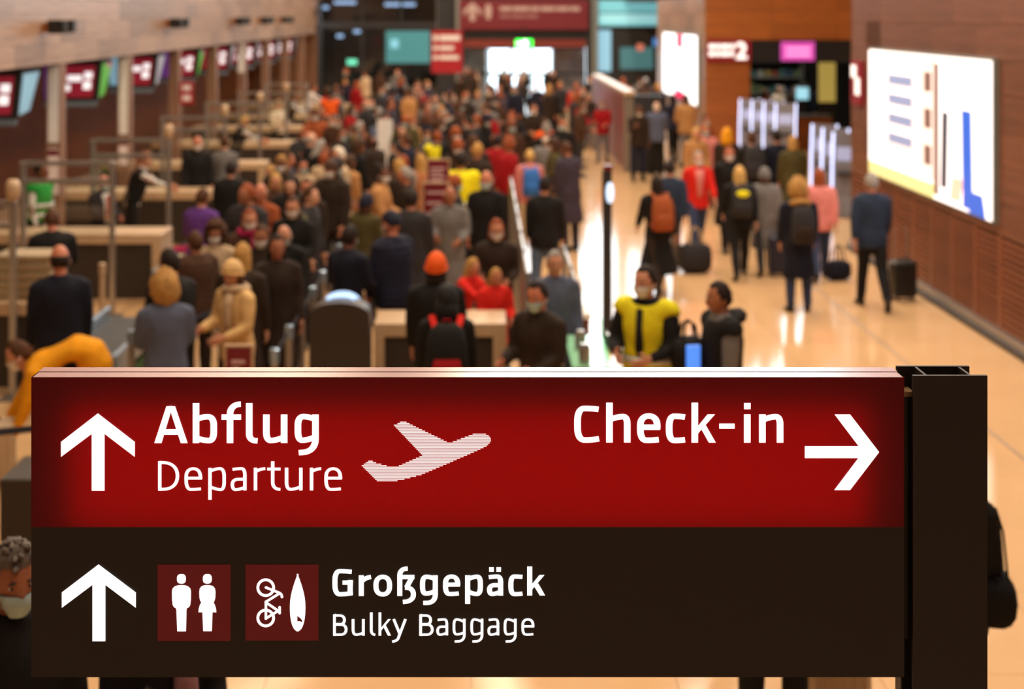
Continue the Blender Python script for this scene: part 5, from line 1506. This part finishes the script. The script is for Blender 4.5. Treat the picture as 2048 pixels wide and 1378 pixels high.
person('person in a purple jumper and black trousers beside the luggage', 401, 378, 1.70, 160, 'wait', ('jacket', 'purple'), ('trousers', 'black'), ('short', 'hbrown'), 'light')
person('person in a pale grey shirt seen from behind in the fourth bay', 449, 292, 1.76, 185, 'stand', ('shirt', 'grey'), ('trousers', 'charcoal'), ('short', 'hbrown'), 'light')
person('person in a black coat with back turned before the pale shirt', 461, 333, 1.74, 175, 'stand', ('coat', 'black'), ('trousers', 'black'), ('short', 'hdark'), 'light')
person('blond person in fair hair and brown jacket mid queue', 551, 346, 1.66, 10, 'stand', ('jacket', 'brown'), ('trousers', 'charcoal'), ('bob', 'blond'), 'light')
person('grey-haired balding person in rust jacket mid queue', 525, 366, 1.74, -20, 'wait', ('jacket', 'rust'), ('trousers', 'charcoal'), ('bald', 'hgrey'), 'ruddy')
person('person in black jacket with orange patch beside navy puffer', 694, 452, 1.72, 150, 'wait', ('jacket', 'dnavy'), ('trousers', 'black'), ('short', 'hdark'), 'brown', 'blue', [('shirt_front', 'orange')])
person('broad person in a navy puffer jacket and dark cap', 788, 426, 1.82, -130, 'stand', ('puffer', 'navy'), ('trousers', 'charcoal'), ('cap', 'navy'), 'ruddy', 'white')
person('person in grey coat just beyond the navy puffer jacket', 822, 380, 1.76, 170, 'stand', ('coat', 'charcoal'), ('trousers', 'black'), ('short', 'hdark'), 'light')
person('person in a tan plaid coat seen from behind', 843, 309, 1.70, 190, 'wait', ('coat', 'plaid'), ('trousers', 'charcoal'), ('long', 'dblond'), 'light')
person('person in a full yellow high-visibility vest with back turned', 922, 310, 1.86, 185, 'stand', ('jacket', 'hivis'), ('trousers', 'black'), ('short', 'hdark'), 'tan', None, [('vest', 'yellow', 'bandlow')])
person('balding white-haired person with blue mask in a black coat', 974, 341, 1.80, -12, 'stand', ('coat', 'black'), ('trousers', 'black'), ('bald', 'hwhite'), 'ruddy', 'blue')
person('person with white mask, brown hair and speckled dark jacket', 993, 437, 1.66, -5, 'wait', ('jacket', 'dbrown'), ('trousers', 'black'), ('bob', 'hred'), 'light', 'white')
o = person('person in black with a bright orange knit cap from behind', 872, 508, 1.76, 178, 'stand', ('jacket', 'black'), ('trousers', 'black'), ('beanie', 'orange', 'hdark'), 'light')
o2 = person('hooded person in black bearing a red-trimmed backpack', 893, 575, 1.62, 182, 'stand', ('jacket', 'black'), ('trousers', 'black'), ('hoodup', 'black'), 'light')
backpack(o2, 'black', 'black backpack with red trim on the hooded person', 'crimson', strap='red', big=1.15)
person('small blond child in a bright red coat beyond the desk', 988, 535, 1.30, 20, 'wait', ('coat', 'red'), ('trousers', 'crimson'), ('long', 'dblond'), 'ruddy')
person('small child in a scarlet jacket holding both arms forward', 918, 520, 1.36, 60, 'reach', ('jacket', 'red'), ('trousers', 'charcoal'), ('long', 'dblond'), 'light')
person('dark-haired person with blue mask and brown-black coat at the glass fence', 1082, 560, 1.74, -40, 'wait', ('coat', 'dbrown'), ('trousers', 'black'), ('short', 'hdark'), 'ruddy', 'blue')
person('person in blue-grey coat standing behind the glass fence', 1108, 500, 1.68, 10, 'stand', ('coat', 'bluegrey'), ('trousers', 'denim'), ('short', 'hgrey'), 'light')
person('person in a black jacket and pale jeans with back turned', 1090, 353, 1.74, 172, 'stand', ('jacket', 'black'), ('trousers', 'denim'), ('short', 'hdark'), 'light')
person('person in a plum grey coat with arm raised by the info boards', 1140, 285, 1.80, 215, 'phone', ('coat', 'plum'), ('trousers', 'plum'), ('short', 'hbrown'), 'tan')
person('person with grey-blue mask facing out left of the info boards', 1124, 236, 1.80, 0, 'stand', ('coat', 'black'), ('trousers', 'black'), ('short', 'hbrown'), 'ruddy', 'blue')
person('person in long crimson coat beside the balding white-haired person', 994, 270, 1.72, 180, 'stand', ('coat', 'crimson'), ('trousers', 'black'), ('short', 'hdark'), 'light')
# ---- right-hand walkway
grd = person('guard in a yellow and black vest with hands joined', 1294, 530, 1.84, -28, 'talk', ('jacket', 'black'), ('trousers', 'black'), ('short', 'hdark'), 'light', 'white', [('vest', 'hivis', 'bandlow'), ('tie', 'black')])
person('person in black hooded vest with grey sleeves facing the guard', 1447, 563, 1.76, -75, 'stand', ('jacket', 'grey'), ('trousers', 'black'), ('short', 'hdark'), 'tan', None, [('vest', 'black'), ('hood', 'black')])
bpy.context.view_layer.update()
p_ = on_person(grd, (0.36, -0.06, 0.98))
t = duffel(p_.x, p_.y, p_.z, RAD(8), 'black', 'black shoulder bag with blue lit screen at the guard side', 0.27, 0.15, name='shoulder_bag', top_h=0.12)
MB().box(-0.055, 0.055, -0.148, -0.120, 0.06, 0.25).build('lit_screen', scr('phone_glow', (70, 130, 235), 1.1), t, bevel=0.004)
o = person('person in a black dress and brown boots carrying an orange bag', 1316, 352, 1.68, 190, 'walk', ('jacket', 'black'), ('skirt', 'black'), ('long', 'hdark'), 'light', shoes='dbrown')
backpack(o, 'rust', 'orange-brown leather backpack on the person in the black dress')
person('person in a dark denim jacket beside the black dress', 1340, 322, 1.72, 175, 'walk', ('jacket', 'slate'), ('trousers', 'grey'), ('short', 'hdark'), 'light')
person('person in an open bright red jacket and jeans walking toward the desks', 1395, 302, 1.70, 5, 'walk', ('jacket', 'red'), ('trousers', 'jeans'), ('short', 'hgrey'), 'pale', 'white', [('shirt_front', 'pink')])
o = person('blond person in black with white sleeves and yellow backpack', 1480, 333, 1.68, 178, 'walk', ('jacket', 'black'), ('trousers', 'black'), ('long', 'blond'), 'pale')
backpack(o, 'charcoal', 'dark backpack with bright yellow flap', 'charcoal', flap='hivis')
o = person('person in a dark navy coat with a fluffy golden fur hood', 1598, 362, 1.70, 182, 'stand', ('coat', 'dnavy'), ('trousers', 'jeans'), ('curly', 'dblond'), 'light', None, [('hood', 'dblond')])
backpack(o, 'charcoal', 'charcoal grey backpack on the fur-hooded person', 'dbrown')
person('person in a slate blue jacket with a black trolley', 1745, 347, 1.80, 178, 'stride', ('jacket', 'slate'), ('trousers', 'black'), ('short', 'hgrey'), 'ruddy')
X, Y = fl(1806, 600); suitcase(X, Y, RAD(8), 'black', 'black trolley suitcase beside the slate blue jacket', h=0.54, w=0.32)
X, Y = fl(1560, 552); suitcase(X, Y, RAD(-5), 'navy', 'navy suitcase standing beside the fur-hooded person', h=0.60, w=0.34, handle=False)
X, Y = fl(1390, 545); duffel(X, Y, 0.0, RAD(12), 'charcoal', 'grey travel bag with pale handles beside the black dress', 0.46, 0.235, handle_mat=m_cream)
person('person in a pink jacket and blue jeans beyond the fur hood', 1640, 338, 1.66, 175, 'walk', ('jacket', 'pink'), ('trousers', 'jeans'), ('bob', 'hred'), 'light', 'blue')
X, Y = fl(1676, 560); duffel(X, Y, 0.0, RAD(20), 'dnavy', 'dark holdall standing between fur hood and slate jacket', 0.36, 0.15, name='holdall')
person('person with long mask and black coat behind the red jacket', 1457, 292, 1.76, 0, 'walk', ('coat', 'black'), ('trousers', 'black'), ('short', 'hred'), 'ruddy', 'white')
o = person('person in black carrying a dark grey rucksack toward the kiosks', 1505, 264, 1.80, 180, 'walk', ('jacket', 'black'), ('trousers', 'black'), ('short', 'hbrown'), 'light')
backpack(o, 'charcoal', 'dark grey rucksack on the person heading to the kiosks', big=1.15)
person('person in a mustard hood amid the walkway', 1454, 258, 1.70, 170, 'stand', ('jacket', 'dbrown'), ('trousers', 'charcoal'), ('hoodup', 'mustard'), 'light')
person('blond person in a camel coat amid the walkway', 1392, 255, 1.68, 10, 'stand', ('coat', 'camel'), ('trousers', 'beige'), ('long', 'blond'), 'light')
person('person in a pink coat with blue mask amid the walkway', 1412, 250, 1.66, -10, 'stand', ('coat', 'pink'), ('trousers', 'charcoal'), ('short', 'hred'), 'light', 'blue')
person('person with camel hair and an olive parka near the kiosks', 1587, 272, 1.72, 185, 'stand', ('coat', 'olive'), ('trousers', 'dbrown'), ('bob', 'dblond'), 'light')
person('tall person in navy beside the olive parka', 1555, 262, 1.82, 185, 'walk', ('jacket', 'dnavy'), ('trousers', 'black'), ('short', 'hdark'), 'light')
person('person with light scarf and grey coat between rucksack and olive parka', 1530, 345, 1.62, 175, 'walk', ('coat', 'grey'), ('trousers', 'charcoal'), ('beanie', 'grey', 'hbrown'), 'light')
X, Y = fl(1560, 445); suitcase(X, Y, 0, 'magenta', 'magenta suitcase rolling beside the grey coat', h=0.50, handle=False)
# ---- near, around the sign
person('grey-haired person with blue mask and black jacket beside the lower sign edge', 22, 1083, 1.84, 34, 'stand', ('jacket', 'black'), ('trousers', 'black'), ('tousled', 'hsalt'), 'tan', 'blue')
o = person('person in black with a mauve bundle under the sign', None, None, 1.66, 25, 'wait', ('jacket', 'black'), ('trousers', 'charcoal'), ('short', 'hdark'), 'light', pos=(-1.32, 5.85), extras=[('scarf', 'mauve')])
duffel(-1.30, 5.52, 0.86, RAD(8), 'mauve', 'mauve cloth bag held at the front of the person in black', 0.34, 0.12, name='cloth_bag', top_h=0.18)
person('person in slim black trousers standing behind the sign', None, None, 1.70, 175, 'stand', ('jacket', 'charcoal'), ('trousers', 'black'), ('short', 'hbrown'), 'light', pos=(1.53, 7.45))
o = person('person in a black coat half hidden by the bronze post', None, None, 1.74, 175, 'stand', ('puffer', 'black'), ('trousers', 'black'), ('long', 'hdark'), 'light', pos=(2.30, 7.1))
duffel(2.56, 7.12, 0.86, RAD(80), 'black', 'black handbag on the arm behind the bronze post', 0.30, 0.13, name='handbag', top_h=0.30)
suitcase(1.96, 7.9, RAD(4), 'beige', 'beige suitcase standing behind the sign foot', h=0.62, w=0.36, handle=False)

# ---- in the shop
SHOPC = [('rust', 'hred'), ('cream', 'hgrey'), ('brown', 'hbrown'), ('black', 'hdark'), ('navy', 'hbrown')]
for i, (px, d) in enumerate(((1530, 41.9), (1556, 43.0), (1588, 42.2), (1612, 43.2), (1640, 42.6))):
    person('person in %s at the dark shop %s' % (CN[SHOPC[i][0]]+' top', ['by its left jamb', 'behind the counter', 'below the pink sign', 'near the teal monitor', 'near the yellow panel'][i]), None, None, 1.68+0.03*i, [170, 20, 0, 190, 10][i], 'stand',
           ('jacket', SHOPC[i][0]), ('trousers', 'black'), ('short', SHOPC[i][1]), 'light', pos=((px-VPX)*d/FPX, d))

# bright individuals within the far crowd
person('person in a glowing orange safety vest among the far queue', 660, 186, 1.82, 185, 'stand', ('jacket', 'black'), ('trousers', 'black'), ('short', 'hdark'), 'light', None, [('vest', 'orange', 'bandlow')])
person('person in a scarlet jacket before the exit doors', 1153, 164, 1.80, 0, 'stand', ('jacket', 'red'), ('trousers', 'black'), ('short', 'hred'), 'ruddy')
person('person in a dull yellow long top mid crowd', 875, 262, 1.70, 185, 'stand', ('coat', 'olive'), ('trousers', 'black'), ('short', 'hred'), 'light', None, [('vest', 'hivis')])
o = person('person in an orange-red jacket by the mint floor glow', 1092, 238, 1.68, 200, 'stand', ('jacket', 'orange'), ('trousers', 'dbrown'), ('short', 'hbrown'), 'light')
o = person('person in pink with a bright blue rucksack left of the info boards', 1060, 300, 1.62, 185, 'stand', ('jacket', 'pink'), ('trousers', 'beige'), ('short', 'blond'), 'light')
backpack(o, 'blue', 'bright blue rucksack on the person in pink')
# ---- random crowd on the floor
rng = random.Random(21)
TOPS = ['black']*6+['charcoal']*3+['navy']*3+['dbrown']*4+['brown']*3+['olive', 'grey', 'grey', 'beige', 'rust', 'camel', 'crimson', 'bluegrey', 'plum', 'dbrown']
LOWS = ['black', 'black', 'charcoal', 'jeans', 'navy', 'dbrown', 'grey']
HAIRS = ['hdark', 'hdark', 'hbrown', 'hbrown', 'hbrown', 'hred', 'hred', 'dblond', 'hgrey']
STY = ['short', 'short', 'short', 'long', 'long', 'bob', 'bald', 'pony', 'bun', 'beanie']
TK = {'jacket': 'jacket', 'coat': 'coat', 'puffer': 'padded jacket'}
USED = {}
def free(x, y, r=0.50):
    return all((x-a)**2+(y-b)**2 > r*r for a, b, _ in PEOPLE)
SOLID = [(-1.79, 12.3, 24.6), ]
def crowd_label(tk, tc_, hs, hc, mk, place):
    hd = {'beanie': '%s beanie' % CN.get(hc, HN.get(hc, 'brown')), 'bald': 'balding %s hair' % HN[hc] if hc in HN else 'bald', 'long': 'long %s hair', 'short': 'short %s hair', 'bob': 'bobbed %s hair', 'pony': '%s ponytail', 'bun': '%s bun'}[hs]
    if '%s' in hd: hd = hd % HN[hc]
    return 'person with %s, %s %s%s, %s' % (hd, CN[tc_], TK[tk], {None: '', 'white': ', white mask', 'blue': ', blue mask'}[mk], place)
def add_crowd(n, region, place, facef, gname):
    k = tries = 0
    while k < n and tries < 9000:
        tries += 1
        x, y = region()
        if not free(x, y, 0.68): continue
        if abs(x+1.79) < 0.28 and y < 25: continue
        if abs(x-0.44) < 0.30 and y < 22 or abs(x-0.92) < 0.3 and y < 17: continue
        if 3.2 < x < 4.8 and 34.6 < y < 45.4: continue
        if x < -3.15 and any(-1.2 < y-(DY0+PSP*q) < 1.7 for q in range(-1, 7)): continue
        if abs(x+2.0) < 0.8 and 29.6 < y < 30.6: continue
        if blocked(x, y): continue
        tk = rng.choice(['jacket', 'jacket', 'coat', 'puffer']); tc_ = rng.choice(TOPS); hs = rng.choice(STY)
        hc = rng.choice(HAIRS) if hs != 'bald' else rng.choice(['hgrey', 'hdark', 'hwhite'])
        if hs == 'beanie': hc = rng.choice(['charcoal', 'rust', 'brown', 'navy'])
        mk = rng.choice([None, 'white', 'white', 'blue']); face = facef()
        if abs(((face+180) % 360)-180) > 110: mk = None
        lb = crowd_label(tk, tc_, hs, hc, mk, place(x, y))
        if lb in USED: continue
        USED.setdefault(lb, []).append(person(lb, None, None, rng.uniform(1.60, 1.86), face, rng.choice(['stand', 'stand', 'wait', 'phone', 'talk']), (tk, tc_), ('trousers', rng.choice(LOWS)),
               (hs, hc) if hs != 'beanie' else (hs, hc, 'hbrown'), rng.choice(['light', 'pale', 'ruddy', 'tan', 'light', 'brown']), mk, group=gname, pos=(x, y)))
        k += 1
def place_q(x, y):
    if y < 24: return 'front of queue'
    if y < 32: return 'middle of queue'
    if y < 42: return 'far queue'
    return 'near exit doors'
face_q = lambda: rng.choice([rng.gauss(0, 30), rng.gauss(0, 30), rng.gauss(180, 35), rng.gauss(90, 30), rng.gauss(-90, 30)])
add_crowd(16, lambda: (rng.uniform(-3.1, -1.95), rng.uniform(14.5, 23.5)), place_q, face_q, 'people queueing')
add_crowd(12, lambda: (rng.uniform(-1.5, 0.2), rng.uniform(17.0, 24.0)), place_q, face_q, 'people queueing')
add_crowd(46, lambda: (rng.uniform(-3.7, 1.3), rng.uniform(24.0, 34.0)), place_q, face_q, 'people queueing')
add_crowd(46, lambda: (rng.uniform(-4.6, 2.6), rng.uniform(34.0, 46.0)), place_q, face_q, 'people queueing')
add_crowd(22, lambda: (rng.uniform(-5.5, 4.0), rng.uniform(46.0, 58.0)), place_q, face_q, 'people queueing')
add_crowd(16, lambda: (rng.uniform(3.0, 5.6), rng.uniform(32.0, 50.0)), lambda x, y: 'walkway before kiosks', lambda: rng.choice([rng.gauss(0, 25), rng.gauss(180, 25)]), 'people on the far walkway')
bags = [((-4.02, 19.4), 'magenta', 'magenta cloth bag lying on the conveyor by the bald clerk', 0.62), ((-3.98, 18.6), 'cream', 'cream cloth bag lying on the conveyor by the bald clerk', 0.62)]
for (p, c, lb, z) in bags:
    duffel(p[0], p[1], 0.50, RAD(30), c, lb, 0.42, 0.13, name='cloth_bag', top_h=0.02)
